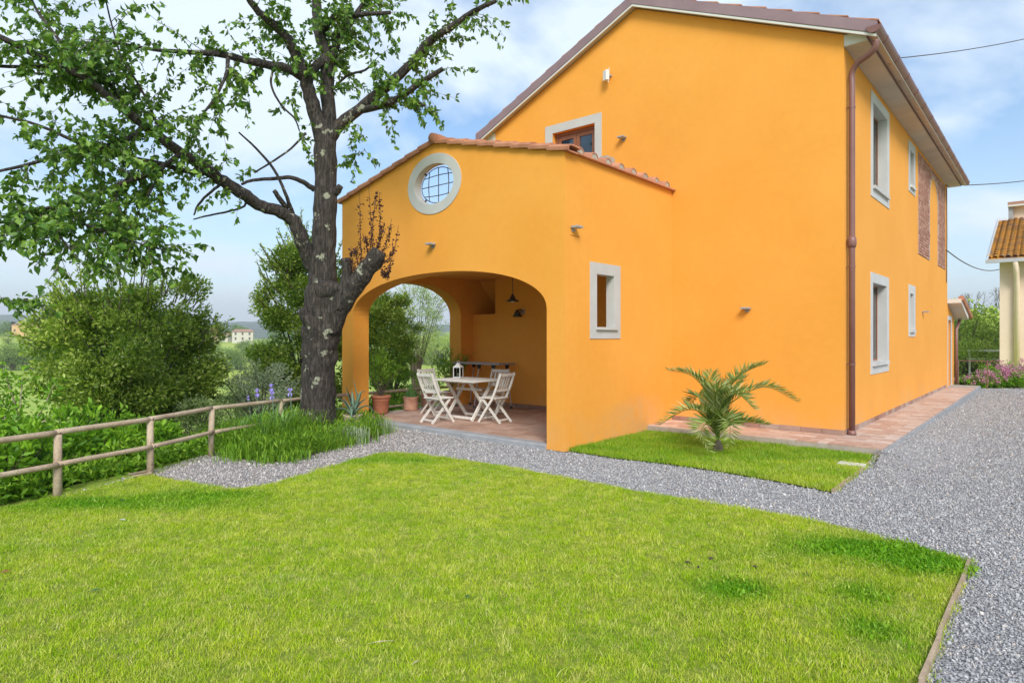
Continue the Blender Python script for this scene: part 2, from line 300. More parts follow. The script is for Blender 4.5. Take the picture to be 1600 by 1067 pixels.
# ------------------------------------------------------------------ helpers
def tag(o, label=None, cat=None, group=None, kind=None):
    for k, v in (('label', label), ('category', cat), ('group', group), ('kind', kind)):
        if v: o[k] = v
    return o
def empty(name, loc=(0, 0, 0), rz=0, label=None, cat=None, group=None):
    o = bpy.data.objects.new(name, None); C.objects.link(o); o.location = loc; o.rotation_euler = (0, 0, rz)
    o.empty_display_size = .2
    return tag(o, label, cat, group)
def at(px, py, Y):
    return Vector(((px - 800) / F * Y, Y, EYE + (HY - py) / F * Y))
def G(px, py, z=0.0):
    Y = (EYE - z) * F / (py - HY); return Vector(((px - 800) / F * Y, Y, z))
def UV(p): return (cU * p[0] + sU * p[1], -sU * p[0] + cU * p[1])
class MB:
    def __init__(s): s.v = []; s.f = []
    def add(s, vs, fs):
        k = len(s.v); s.v += [tuple(p) for p in vs]; s.f += [tuple(i + k for i in f) for f in fs]; return s
    def box(s, x0, x1, y0, y1, z0, z1, ch=0):
        if ch <= 0:
            v = [(x, y, z) for x in (x0, x1) for y in (y0, y1) for z in (z0, z1)]
            return s.add(v, [(0, 1, 3, 2), (4, 6, 7, 5), (0, 4, 5, 1), (2, 3, 7, 6), (0, 2, 6, 4), (1, 5, 7, 3)])
        # chamfered top edges
        v = [(x0, y0, z0), (x1, y0, z0), (x1, y1, z0), (x0, y1, z0), (x0, y0, z1 - ch), (x1, y0, z1 - ch), (x1, y1, z1 - ch), (x0, y1, z1 - ch),
             (x0 + ch, y0 + ch, z1), (x1 - ch, y0 + ch, z1), (x1 - ch, y1 - ch, z1), (x0 + ch, y1 - ch, z1)]
        return s.add(v, [(3, 2, 1, 0), (0, 1, 5, 4), (1, 2, 6, 5), (2, 3, 7, 6), (3, 0, 4, 7), (4, 5, 9, 8), (5, 6, 10, 9), (6, 7, 11, 10), (7, 4, 8, 11), (8, 9, 10, 11)])
    def bar(s, p, q, w, h, up=(0, 0, 1)):
        """rectangular bar from p to q"""
        p, q = Vector(p), Vector(q); d = (q - p).normalized(); a = d.cross(Vector(up))
        if a.length < 1e-4: a = d.cross(Vector((0, 1, 0)))
        a.normalize(); b = a.cross(d).normalized(); a *= w / 2; b *= h / 2
        v = [p - a - b, p + a - b, p + a + b, p - a + b, q - a - b, q + a - b, q + a + b, q - a + b]
        return s.add(v, [(3, 2, 1, 0), (4, 5, 6, 7), (0, 1, 5, 4), (1, 2, 6, 5), (2, 3, 7, 6), (3, 0, 4, 7)])
    def tube(s, pts, rad, n=8, cap=True, wob=0, seed=0):
        pts = [Vector(p) for p in pts]
        if not hasattr(rad, '__len__'): rad = [rad] * len(pts)
        k = len(s.v); up = None; rr = random.Random(seed)
        for i, p in enumerate(pts):
            d = (pts[min(i + 1, len(pts) - 1)] - pts[max(i - 1, 0)]).normalized()
            if up is None:
                up = d.orthogonal().normalized()
            up = (up - d * up.dot(d)); up = up.normalized() if up.length > 1e-6 else d.orthogonal().normalized()
            a = up; b = d.cross(a)
            for j in range(n):
                t = 2 * PI * j / n; r = rad[i] * (1 + (wob * (noise.noise(Vector((math.cos(t) * 1.3 + seed, math.sin(t) * 1.3, i * .35))) * 1.2) if wob else 0))
                s.v.append(tuple(p + (a * math.cos(t) + b * math.sin(t)) * r))
        for i in range(len(pts) - 1):
            for j in range(n):
                j2 = (j + 1) % n; s.f.append((k + i * n + j, k + i * n + j2, k + (i + 1) * n + j2, k + (i + 1) * n + j))
        if cap:
            s.f.append(tuple(k + j for j in range(n))[::-1]); e = k + (len(pts) - 1) * n; s.f.append(tuple(e + j for j in range(n)))
        return s
    def lathe(s, prof, c=(0, 0, 0), n=24):
        k = len(s.v)
        for r, z in prof:
            for j in range(n):
                t = 2 * PI * j / n; s.v.append((c[0] + r * math.cos(t), c[1] + r * math.sin(t), c[2] + z))
        for i in range(len(prof) - 1):
            for j in range(n):
                j2 = (j + 1) % n; s.f.append((k + i * n + j, k + i * n + j2, k + (i + 1) * n + j2, k + (i + 1) * n + j))
        return s
    def plate(s, loops, fn, t0, t1):
        """flat plate with holes; 2D loops (first outer), fn(a,b,t)->3D"""
        tr = geometry.tessellate_polygon([[Vector((p[0], p[1], 0)) for p in l] for l in loops])
        flat = [p for l in loops for p in l]; n = len(flat); k = len(s.v)
        for t in (t0, t1): s.v += [tuple(fn(a, b, t)) for a, b in flat]
        for (a, b, c) in tr:
            s.f.append((k + a, k + b, k + c)); s.f.append((k + n + c, k + n + b, k + n + a))
        i = 0
        for l in loops:
            m_ = len(l)
            for j in range(m_):
                a, b = i + j, i + (j + 1) % m_; s.f.append((k + a, k + b, k + n + b, k + n + a))
            i += m_
        return s
    def build(s, name, mat, parent=None, smooth=False, off=None, label=None):
        me = bpy.data.meshes.new(name); vs = s.v
        if off is not None: vs = [(x - off[0], y - off[1], z - off[2]) for x, y, z in vs]
        me.from_pydata(vs, [], s.f); me.update()
        bm = bmesh.new(); bm.from_mesh(me); bmesh.ops.recalc_face_normals(bm, faces=bm.faces); bm.to_mesh(me); bm.free()
        me.materials.append(mat)
        if smooth: me.polygons.foreach_set('use_smooth', [True] * len(me.polygons))
        o = bpy.data.objects.new(name, me); C.objects.link(o)
        if parent: o.parent = parent
        if label: o['label'] = label
        return o
def dup(root, loc=None, rz=None, label=None, group=None):
    r = root.copy(); C.objects.link(r)
    if loc is not None: r.location = loc
    if rz is not None: r.rotation_euler = (0, 0, rz)
    if label: r['label'] = label
    if group: r['group'] = group
    for ch in list(root.children):
        c = ch.copy(); C.objects.link(c); c.parent = r
        for g in list(ch.children):
            d = g.copy(); C.objects.link(d); d.parent = c
    return r
def fastmesh(name, V, Fc, nper, mat, parent=None, rnd=None, smooth=False):
    """V (n,3), Fc (m,nper) ints; rnd per-vertex float attribute"""
    me = bpy.data.meshes.new(name); V = np.ascontiguousarray(V, np.float32); Fc = np.ascontiguousarray(Fc, np.int32)
    me.vertices.add(len(V)); me.vertices.foreach_set('co', V.ravel())
    me.loops.add(Fc.size); me.loops.foreach_set('vertex_index', Fc.ravel())
    me.polygons.add(len(Fc)); me.polygons.foreach_set('loop_start', np.arange(0, Fc.size, nper, dtype=np.int32))
    if smooth: me.polygons.foreach_set('use_smooth', np.ones(len(Fc), bool))
    me.update(calc_edges=True)
    if rnd is not None:
        a = me.attributes.new('rnd', 'FLOAT', 'POINT'); a.data.foreach_set('value', np.ascontiguousarray(rnd, np.float32))
    me.materials.append(mat)
    o = bpy.data.objects.new(name, me); C.objects.link(o)
    if parent: o.parent = parent
    return o
def unit(a): return a / np.maximum(np.linalg.norm(a, axis=1, keepdims=True), 1e-9)
def leaves(P, D, L, wr=.4, fold=.25, seed=0, rnd=None):
    """one folded pointed leaf per point. P base (n,3), D direction, L length (n,)"""
    r = np.random.default_rng(seed); n = len(P); D = unit(D)
    q = unit(np.cross(D, r.normal(size=(n, 3)))); nn = np.cross(D, q); L = L[:, None]; wd = L * wr
    a = P; m1 = P + D * L * .45 + q * wd * .5 + nn * fold * wd; m2 = P + D * L * .45 - q * wd * .5 + nn * fold * wd
    tp = P + D * L - nn * L * .08; mid = P + D * L * .5
    V = np.stack([a, m1, tp, m2], 1).reshape(-1, 3)
    k = np.arange(n)[:, None] * 4; Fc = np.concatenate([k + np.array([[0, 1, 2]]), k + np.array([[0, 2, 3]])], 0)
    rv = r.random(n) if rnd is None else rnd
    return V, Fc, np.repeat(rv, 4)
def leafobj(name, P, D, L, mat, parent=None, wr=.4, seed=0, rnd=None, fold=.25):
    V, Fc, rv = leaves(np.asarray(P), np.asarray(D), np.asarray(L), wr, fold, seed, rnd)
    o = fastmesh(name, V, Fc, 3, mat, parent, rv); o['kind'] = 'stuff'; return o
def catmull(pts, sub=4):
    """pts list of tuples (any dimension)"""
    P = [np.array(p, float) for p in pts]; P = [2 * P[0] - P[1]] + P + [2 * P[-1] - P[-2]]; o = []
    for i in range(1, len(P) - 2):
        for k in range(sub):
            t = k / sub; o.append(.5 * ((2 * P[i]) + (-P[i-1] + P[i+1]) * t + (2*P[i-1] - 5*P[i] + 4*P[i+1] - P[i+2]) * t*t + (-P[i-1] + 3*P[i] - 3*P[i+1] + P[i+2]) * t**3))
    o.append(P[-2]); return o
def inpoly(X, Y, poly):
    ins = np.zeros(len(X), bool); n = len(poly)
    for i in range(n):
        x1, y1 = poly[i][0], poly[i][1]; x2, y2 = poly[(i + 1) % n][0], poly[(i + 1) % n][1]
        c = ((y1 > Y) != (y2 > Y)) & (X < (x2 - x1) * (Y - y1) / ((y2 - y1) + 1e-12) + x1); ins ^= c
    return ins

# ------------------------------------------------------------------ terrain
def terr(x, y):
    """height of the land; flat garden shelf, slope beyond the fence, valley, ridge"""
    d = -.947 * (x + 4.14) + .32 * (y - 8.74)
    xs = [-1e5, .2, 3, 12, 30, 60, 130, 210, 300, 420, 600, 900, 1e6]
    zs = [-.03, -.05, -.75, -2.6, -6, -10, -11.2, -8.5, -3.5, .2, -3, -8, -8]
    e = np.interp(d, xs, zs)
    f = np.interp(y - .3 * np.maximum(x - 20, 0), [-1e5, 25, 60, 200, 420, 1e6], [-.03, -.03, -2.0, -3.0, 0, -6])
    wgt = np.clip((d + 2) / 4, 0, 1)
    z = e * wgt + f * (1 - wgt)
    und = np.sin(x * .011 + 1) * np.cos(y * .009) * np.clip((np.hypot(x, y) - 60) / 200, 0, 1) * 2.5
    return z + und
rad = np.concatenate([np.arange(0, 30, 1.0), np.geomspace(30, 1400, 70)])
ang = np.linspace(0, 2 * PI, 241)[:-1]
RR, AA = np.meshgrid(rad, ang, indexing='ij'); X = RR * np.sin(AA); Yy = RR * np.cos(AA); Z = terr(X, Yy)
V = np.stack([X, Yy, Z], -1).reshape(-1, 3); n = len(ang); idx = np.arange(len(rad) * n).reshape(len(rad), n)
Fc = np.stack([idx[:-1], np.roll(idx, -1, 1)[:-1], np.roll(idx, -1, 1)[1:], idx[1:]], -1).reshape(-1, 4)[:, ::-1]
tag(fastmesh('ground', V, Fc, 4, M['meadow'], smooth=True), kind='structure')
# far hills, a ring of land out to the horizon
rad = np.geomspace(1300, 3000, 24); ang = np.linspace(0, 2 * PI, 361)[:-1]; RR, AA = np.meshgrid(rad, ang, indexing='ij')
hz = np.array([[noise.fractal(Vector((math.sin(a) * r * .0018, math.cos(a) * r * .0018, 3)), 1, 2, 5) for a in ang] for r in rad])
prof = np.interp(RR, [1300, 1600, 2100, 2700, 3000], [-12, 8, 30, 46, 40]); Z = prof * (1 + hz * .9)
X = RR * np.sin(AA); Yy = RR * np.cos(AA); V = np.stack([X, Yy, Z], -1).reshape(-1, 3); n = len(ang); idx = np.arange(len(rad) * n).reshape(len(rad), n)
Fc = np.stack([idx[:-1], np.roll(idx, -1, 1)[:-1], np.roll(idx, -1, 1)[1:], idx[1:]], -1).reshape(-1, 4)[:, ::-1]
tag(fastmesh('hills', V, Fc, 4, M['hill'], smooth=True), kind='structure')

# ------------------------------------------------------------------ ground sheets
def sheet(name, poly, z, mat, thick=0.0):
    mb = MB(); tr = geometry.tessellate_polygon([[Vector((p[0], p[1], 0)) for p in poly]])
    mb.add([(p[0], p[1], z) for p in poly], [tuple(t) for t in tr]); o = mb.build(name, mat)
    for p in o.data.polygons: pass
    return tag(o, kind='structure')
g = lambda x, y: tuple(G(x, y)[:2])
lawn_px = [(-150, 850), (0, 797), (95, 777), (170, 758), (235, 742), (262, 749), (310, 757), (365, 765), (420, 757), (480, 741), (540, 723), (598, 708), (650, 709), (720, 719), (800, 731), (900, 750), (1000, 769), (1100, 785), (1200, 801), (1300, 820), (1400, 848), (1515, 879), (1495, 935), (1470, 1000), (1440, 1075)]
lawn = [g(*p) for p in lawn_px]
e = lawn[-1]; dx, dy = e[0] - lawn[-4][0], e[1] - lawn[-4][1]; L_ = math.hypot(dx, dy)
lawn += [(e[0] + dx / L_ * 6, e[1] + dy / L_ * 6), (-7, -3.5), (-7.2, 2)]
sheet('gravel_ground', [(-2, -4), (-2.5, 5), (-4.22, 7.5), (-4.1, 9), (-3.0, 12.3), W(-10.7, 7.8)[:2], W(-10.6, 11)[:2], W(-9.6, 25)[:2], W(-1.9, 25.6)[:2], g(1500, 607), g(1620, 607), (26, 20.3), (22, -4)], -.008, M['gravel'])
sheet('lawn', lawn, .008, M['turf'])
sm_px = [(905, 706), (960, 716), (1040, 725), (1120, 736), (1200, 750), (1298, 769), (1340, 738), (1373, 712), (1330, 706), (1250, 690), (1150, 678), (1030, 667)]
small = [g(*p) for p in sm_px]; small = [tuple(W(-5.28, 7.45)[:2])] + small[1:-1] + [tuple(W(-5.28, 9.7)[:2])]
sheet('lawn', small, .010, M['turf'])

def bank(x, y):
    u, v = cU * x + sU * y, -sU * x + cU * y
    return .112 * np.clip(1 - (u + 1.77) / .8, 0, 1) ** 1.5 * np.clip((21.5 - v) / 11, 0, 1) * np.clip((v - 9.15) / .55, 0, 1) * (u > -1.9)
us = np.linspace(-1.76, -.95, 10); vs_ = np.linspace(9.15, 21.5, 60); UU, VV = np.meshgrid(us, vs_, indexing='ij')
X = cU * UU - sU * VV; Yy = sU * UU + cU * VV; Z = bank(X, Yy) - .004; idx = np.arange(UU.size).reshape(UU.shape)
Fc = np.stack([idx[:-1, :-1], idx[1:, :-1], idx[1:, 1:], idx[:-1, 1:]], -1).reshape(-1, 4)
tag(fastmesh('gravel_bank', np.stack([X, Yy, Z], -1).reshape(-1, 3), Fc, 4, M['gravel'], smooth=True), kind='structure')

# instancing on points
lib = bpy.data.collections.new('library')
def scatter(name, P, rot, scl, idx, objs, attrs=None):
    me = bpy.data.meshes.new(name); P = np.ascontiguousarray(P, np.float32); me.vertices.add(len(P)); me.vertices.foreach_set('co', P.ravel())
    a = me.attributes.new('rot', 'FLOAT_VECTOR', 'POINT'); a.data.foreach_set('vector', np.ascontiguousarray(rot, np.float32).ravel())
    a = me.attributes.new('scl', 'FLOAT_VECTOR', 'POINT'); a.data.foreach_set('vector', np.ascontiguousarray(scl, np.float32).ravel())
    a = me.attributes.new('pick', 'INT', 'POINT'); a.data.foreach_set('value', np.ascontiguousarray(idx, np.int32))
    for k, v in (attrs or {}).items():
        a = me.attributes.new(k, 'FLOAT', 'POINT'); a.data.foreach_set('value', np.ascontiguousarray(v, np.float32))
    o = bpy.data.objects.new(name, me); C.objects.link(o)
    ng = bpy.data.node_groups.new(name, 'GeometryNodeTree'); ng.interface.new_socket('Geometry', in_out='INPUT', socket_type='NodeSocketGeometry'); ng.interface.new_socket('Geometry', in_out='OUTPUT', socket_type='NodeSocketGeometry')
    gi = ng.nodes.new('NodeGroupInput'); go = ng.nodes.new('NodeGroupOutput'); ip = ng.nodes.new('GeometryNodeInstanceOnPoints')
    jn = ng.nodes.new('GeometryNodeJoinGeometry')
    for ob in reversed(objs):
        oi = ng.nodes.new('GeometryNodeObjectInfo'); oi.inputs['Object'].default_value = ob; oi.inputs['As Instance'].default_value = True
        ng.links.new(oi.outputs['Geometry'], jn.inputs[0])
    ng.links.new(gi.outputs[0], ip.inputs['Points']); ng.links.new(jn.outputs[0], ip.inputs['Instance']); ip.inputs['Pick Instance'].default_value = True
    def na(nm, ty):
        x = ng.nodes.new('GeometryNodeInputNamedAttribute'); x.data_type = ty; x.inputs[0].default_value = nm; return x.outputs[0]
    ng.links.new(na('pick', 'INT'), ip.inputs['Instance Index'])
    e2r = ng.nodes.new('FunctionNodeEulerToRotation'); ng.links.new(na('rot', 'FLOAT_VECTOR'), e2r.inputs[0]); ng.links.new(e2r.outputs[0], ip.inputs['Rotation'])
    ng.links.new(na('scl', 'FLOAT_VECTOR'), ip.inputs['Scale'])
    ng.links.new(ip.outputs[0], go.inputs[0])
    md = o.modifiers.new('scatter', 'NODES'); md.node_group = ng
    o['kind'] = 'stuff'; return o
def tuft(name, nb, hgt, spread, wid, seed, lean=.5, mat='grass'):
    r = random.Random(seed); mb = MB()
    for i in range(nb):
        x, y = r.gauss(0, spread), r.gauss(0, spread); h = hgt * r.uniform(.5, 1.15); a = r.uniform(0, 2 * PI); l = r.uniform(.1, lean) * h; w_ = wid * r.uniform(.7, 1.2)
        dx, dy = math.cos(a), math.sin(a); px, py = -dy * w_, dx * w_
        b = r.uniform(0, 2*PI); px, py = math.cos(b) * w_, math.sin(b) * w_
        mb.add([(x - px, y - py, 0), (x + px, y + py, 0), (x + dx * l * .35 + px * .8, y + dy * l * .35 + py * .8, h * .55), (x + dx * l * .35 - px * .8, y + dy * l * .35 - py * .8, h * .55), (x + dx * l * 1.1, y + dy * l * 1.1, h)],
               [(0, 1, 2, 3), (3, 2, 4)])
    o = mb.build(name, M[mat]); C.objects.unlink(o); return o
tufts = [tuft('grass_tuft', 12, .026, .021, .0018, s, .9) for s in range(5)] + [tuft('grass_tuft', 8, .032, .02, .0015, 11, 1.3), tuft('clover_tuft', 16, .021, .024, .0045, 21, 1.3), tuft('clover_tuft', 16, .024, .026, .005, 22, 1.3)]
def field(poly, dens, seed, fall=None):
    r = np.random.default_rng(seed); A = np.array(poly); x0, y0 = A[:, 0].min(), A[:, 1].min(); x1, y1 = A[:, 0].max(), A[:, 1].max()
    y0 = max(y0, 2.3); n = int((x1 - x0) * (y1 - y0) * dens); X = r.uniform(x0, x1, n); Y = r.uniform(y0, y1, n)
    k = inpoly(X, Y, poly) & (np.abs(X) < Y * .84 + 1.2)
    if fall is not None: k &= r.random(n) < fall(X, Y)
    return X[k], Y[k], r
X, Y, r = field(lawn, 1750, 3, lambda X, Y: np.clip(1.15 - .055 * Y, .45, 1)); n = len(X)
def blob(px, py, ax, ay, amp=1.0):
    c = G(px, py); d = ((X - c.x) / ax) ** 2 + ((Y - c.y) / ay) ** 2; return amp * np.exp(-d * 1.2)
nz = np.array([noise.noise(Vector((x * 2.2, y * 2.2, 0))) for x, y in zip(X, Y)])
lush = blob(1150, 922, .28, .18, 1.3) + blob(1345, 860, .75, .28, 1.3) + blob(1450, 885, .35, .22, 1.2) + blob(1340, 930, .2, .2) + blob(1360, 985, .22, .14, .7) + blob(600, 720, .8, .4, .8) + blob(150, 790, 1.6, .35, .8) + blob(330, 775, .8, .25, .7)
lush = np.clip(lush + nz * .35, 0, 1); pick = r.integers(0, 6, n); pick = np.where(lush * 1.25 - .3 > r.random(n), r.integers(6, 8, n), pick)
nz2 = np.array([noise.noise(Vector((x * 5 + 9, y * 5, 3))) for x, y in zip(X, Y)])
sc = (.95 + .55 * nz2 + .3 * lush) * r.uniform(.6, 1.25, n)
z = .008 + np.zeros(n)
grass_o = scatter('grass', np.stack([X, Y, z], 1), np.stack([r.normal(0, .12, n), r.normal(0, .12, n), r.uniform(0, 6.28, n)], 1), np.stack([sc, sc, sc], 1), pick, tufts, {'lush': lush})
grass_o['label'] = 'bright green mown grass of the main lawn in front'
X, Y, r = field(small, 1500, 5); n = len(X); nz = np.array([noise.noise(Vector((x * 3, y * 3, 0))) for x, y in zip(X, Y)])
c = G(1260, 745); far = np.clip(.75 - ((Y - 7.6) / 2.4 < .25) * .5 + nz * .4, 0, 1)
sc = (1.15 + .3 * nz) * r.uniform(.8, 1.3, n) * 1.25
go2 = scatter('grass', np.stack([X, Y, .01 + 0 * X], 1), np.stack([r.normal(0, .12, n), r.normal(0, .12, n), r.uniform(0, 6.28, n)], 1), np.stack([sc, sc, sc * 1.2], 1), r.integers(0, 6, n), tufts, {'lush': far * .8})
go2['label'] = 'longer grass of the small lawn around the palm'
# fallen litter on the lawn: straw, leaves
def pebble(seed):
    bm = bmesh.new(); bmesh.ops.create_icosphere(bm, subdivisions=1, radius=1); r = random.Random(seed)
    for v in bm.verts: v.co *= r.uniform(.7, 1.15)
    me = bpy.data.meshes.new('pebble'); bm.to_mesh(me); bm.free(); me.materials.append(M['stone']); return bpy.data.objects.new('pebble', me)
pebs = [pebble(s) for s in range(6)]
gpoly = [(-4.9, 5), (-4.25, 8.8), (-3.1, 11.6), tuple(W(-10.34, 7.3)[:2]), tuple(W(-5.3, 7.33)[:2]), tuple(W(-5.25, 7.4)[:2])] + small[1:8] + [tuple(W(-1.75, 9.8)[:2]), tuple(W(-1.75, 24)[:2]), g(1500, 607), (18, 20.1), (16, 2), (2, 2)]
X, Y, r = field(gpoly, 3400, 8, lambda X, Y: np.clip(2.6 / np.maximum(Y - 2.4, 1) ** .8, .16, 1)); k = ~inpoly(X, Y, lawn) & ~inpoly(X, Y, small); X, Y = X[k], Y[k]; n = len(X)
s = r.lognormal(-4.85, .33, n) * np.clip(.85 + .02 * Y, .9, 1.15)
scatter('gravel', np.stack([X, Y, -.006 + s * .3 + bank(X, Y)], 1), r.uniform(0, 6.28, (n, 3)), np.stack([s, s * r.uniform(.6, 1, n), s * r.uniform(.45, .8, n)], 1), r.integers(0, 6, n), pebs)['label'] = 'loose grey gravel stones of the drive and path'

# lawn edging strips
def edging(pts, label):
    ro = empty('lawn_edging', pts[0], label=label, cat='lawn edging'); k = 0
    for i in range(len(pts) - 1):
        a, b = Vector(pts[i]), Vector(pts[i + 1]); L = (b - a).length; n = max(1, int(L / .4))
        for j in range(n):
            p = a.lerp(b, j / n); q = a.lerp(b, (j + .97) / n); jx = Vector((random.uniform(-.012, .012), 0, random.uniform(-.014, .004))); p = p + jx; q = q + jx + Vector((random.uniform(-.008, .008), 0, random.uniform(-.008, .008)))
            MB().bar(p, q, .02, .055).build('edging_board', M['edging'], ro, off=ro.location)
e0 = Vector((*lawn[21], .015)); pts = [e0] + [Vector((*lawn[i], .015)) for i in (22, 23, 24)] + [Vector((*lawn[25], .015))]
edging(pts, 'weathered wooden edging strip along the right side of the main lawn')
edging([G(1300, 769, .012), G(1342, 738, .012), G(1374, 711, .012)], 'thin wooden edging beside the small lawn at the drive')
cs = G(1331, 726, .03); sb = MB().box(-.15, .15, -.075, .075, -.02, .022, .006).build('stone_slab', M['cover_slab'])
sb.location = cs; sb.rotation_euler = (0, 0, TH); tag(sb, 'pale stone slab sunk in the small lawn near the drive', 'stone slab')

# ------------------------------------------------------------------ orange house (local axes u, v)
U0, V0 = -9.64, 10.68
RO = empty('orange_house', W(U0, V0), TH, 'orange rendered two storey country house with arched porch and brown gutters', 'house')
OFF = (U0, V0, 0)
def part(mb, name, mat, parent=None, **k):
    if parent is None or parent is RO: return mb.build(name, M[mat], RO, off=OFF, **k)
    return mb.build(name, M[mat], parent, off=OFF, **k)
UR, ZE, ZP, UC = -2.464, 6.25, 7.84, -6.05; SL = (ZP - ZE) / (UR - UC); VB = 22.55
fu = lambda a, b, t: (a, t, b)      # plate in the u-z plane, t = v
fv = lambda a, b, t: (t, a, b)      # plate in the v-z plane, t = u
rect = lambda a0, a1, b0, b1: [(a0, b0), (a1, b0), (a1, b1), (a0, b1)]
# gable wall with french door hole
D0, D1, DT, DB = -8.02, -6.97, 5.88, 3.14
part(MB().plate([[(-9.64, 0), (UR, 0), (UR, ZE), (UC, ZP), (-9.64, ZE)], rect(D0, D1, DB, DT)], fu, 10.68, 11.0), 'wall', 'stucco')
wins = [(12.66, 13.88, 1.16, 2.60), (12.68, 13.92, 4.29, 5.79), (16.44, 16.92, 1.77, 2.60), (16.44, 16.92, 4.98, 5.78)]
part(MB().plate([[(11.0, 0), (VB, 0), (VB, 6.12), (11.0, 6.12)]] + [rect(*w_) for w_ in wins], fv, UR, UR - .32), 'wall', 'stucco')
part(MB().plate([rect(11.0, VB, 0, 6.2)], fv, -9.64, -9.32), 'wall', 'stucco')
part(MB().plate([[(-9.64, 0), (UR, 0), (UR, ZE), (UC, ZP), (-9.64, ZE)]], fu, VB, VB + .3), 'wall', 'stucco')
part(MB().box(-9.3, UR - .33, 11.01, VB - .01, 2.95, 3.1), 'upper_floor', 'white')
part(MB().box(-9.3, UR - .33, 11.01, VB - .01, -.05, .02), 'room_floor', 'white')
# roof
def roofslab(u0, z0, u1, z1, th): return [(u0, z0), (u1, z1), (u1, z1 + th), (u0, z0 + th)]
vr0, vr1 = 10.55, VB + .45; OV = .46
for sgn in (1, -1):
    ue = UC + sgn * (UR - UC + OV); ze = ZP - SL * (UR - UC + OV)
    part(MB().plate([[(UC, ZP + .02), (ue, ze + .02), (ue, ze + .07), (UC, ZP + .07)]], fu, vr0, vr1), 'roof_deck', 'soffit')
    part(MB().plate([[(UC + sgn * .001, ZP + .075), (ue - sgn * .02, ze + .065), (ue - sgn * .02, ze + .09), (UC + sgn * .001, ZP + .12)]], fu, vr0 + .02, vr1 - .02), 'roof_underlay', 'terracotta_tile')
    part(MB().plate([[(UC + sgn * .0, ZP + .04), (ue + sgn * .02, ze + .03), (ue + sgn * .02, ze + .205), (UC, ZP + .225)]], fu, vr0 - .02, vr0 - .002), 'verge_board', 'verge_metal')
    part(MB().plate([[(UC, ZP - .005), (ue, ze - .012), (ue, ze + .024), (UC, ZP + .034)]], fu, vr0 - .012, vr0 + .02), 'verge_trim', 'white')
    # verge tiles peeping over the board
    L = (UR - UC + OV); nT = 10
    for i in range(nT):
        a0 = i / nT; a1 = (i + 1.08) / nT; u_0 = UC + sgn * L * a0; u_1 = UC + sgn * L * min(a1, 1.01); z_0 = ZP - SL * L * a0 + .20; z_1 = ZP - SL * L * min(a1, 1.01) + .235
        part(MB().plate([[(u_0, z_0), (u_1, z_1), (u_1, z_1 + .02), (u_0, z_0 + .02)]], fu, vr0 + .0, vr0 + .42), 'verge_tile', 'terracotta_tile')
# barrel tiles on both slopes, one joined covering
Vt = []; Ft = []; rv = []
for sgn in (1, -1):
    for iv in range(54):
        v0 = vr0 + .5 + iv * .23
        if v0 > vr1: break
        for iu in range(11):
            s0 = iu * .364; s1 = s0 + .39
            for (s_, rr_) in ((s0, .075), (s1, .09)):
                for k in range(5):
                    a = PI * k / 4; Vt.append((UC + sgn * s_ - U0, v0 + math.cos(a) * rr_ - V0, ZP - SL * s_ + .10 + (0.02 if s_ == s1 else 0) + math.sin(a) * rr_ * .8))
            b_ = len(Vt) - 10; Ft += [(b_ + k, b_ + k + 1, b_ + k + 6, b_ + k + 5) for k in range(4)]; rv += [random.random()] * 10
o = fastmesh('roof_tiles', np.array(Vt), np.array(Ft), 4, M['terracotta_tile'], RO, np.array(rv)); o['kind'] = 'stuff'
# cornice box under the eaves and gutter
part(MB().box(UR + .002, -2.14, vr0 + .13, VB + .35, 6.07, 6.235), 'cornice', 'white')
part(MB().box(UR + .004, -2.142, vr0 + .134, VB + .346, 6.062, 6.069), 'soffit', 'soffit')
part(MB().box(-2.139, -2.132, vr0 + .03, VB + .4, 6.07, 6.24), 'fascia', 'brown_metal')
part(MB().box(-9.96, -9.642, vr0 + .13, VB + .3, 6.07, 6.235), 'cornice', 'white')
gz = 6.19; gp = [(-2.03 + .1 * math.cos(a), gz + .1 * math.sin(a)) for a in np.linspace(PI, 2 * PI, 9)]; gpi = [(-2.03 + .094 * math.cos(a), gz + .094 * math.sin(a)) for a in np.linspace(2 * PI, PI, 9)]
gut = part(MB().plate([gp + gpi], fu, vr0 - .03, VB + .5), 'gutter', 'brown_metal')
part(MB().plate([gp], fu, vr0 - .04, vr0 - .031), 'gutter_end_cap', 'brown_metal', gut)
part(MB().plate([gp], fu, VB + .501, VB + .51), 'gutter_end_cap', 'brown_metal', gut)
for i in range(13):
    v_ = vr0 + .45 + i * .92
    gq = [(-2.03 + .108 * math.cos(a), gz + .108 * math.sin(a)) for a in np.linspace(PI, 2 * PI, 9)]; gr = [(-2.03 + .1015 * math.cos(a), gz + .1015 * math.sin(a)) for a in np.linspace(2 * PI, PI, 9)]
    part(MB().plate([gq + gr], fu, v_, v_ + .025), 'gutter_bracket', 'brown_metal', gut)
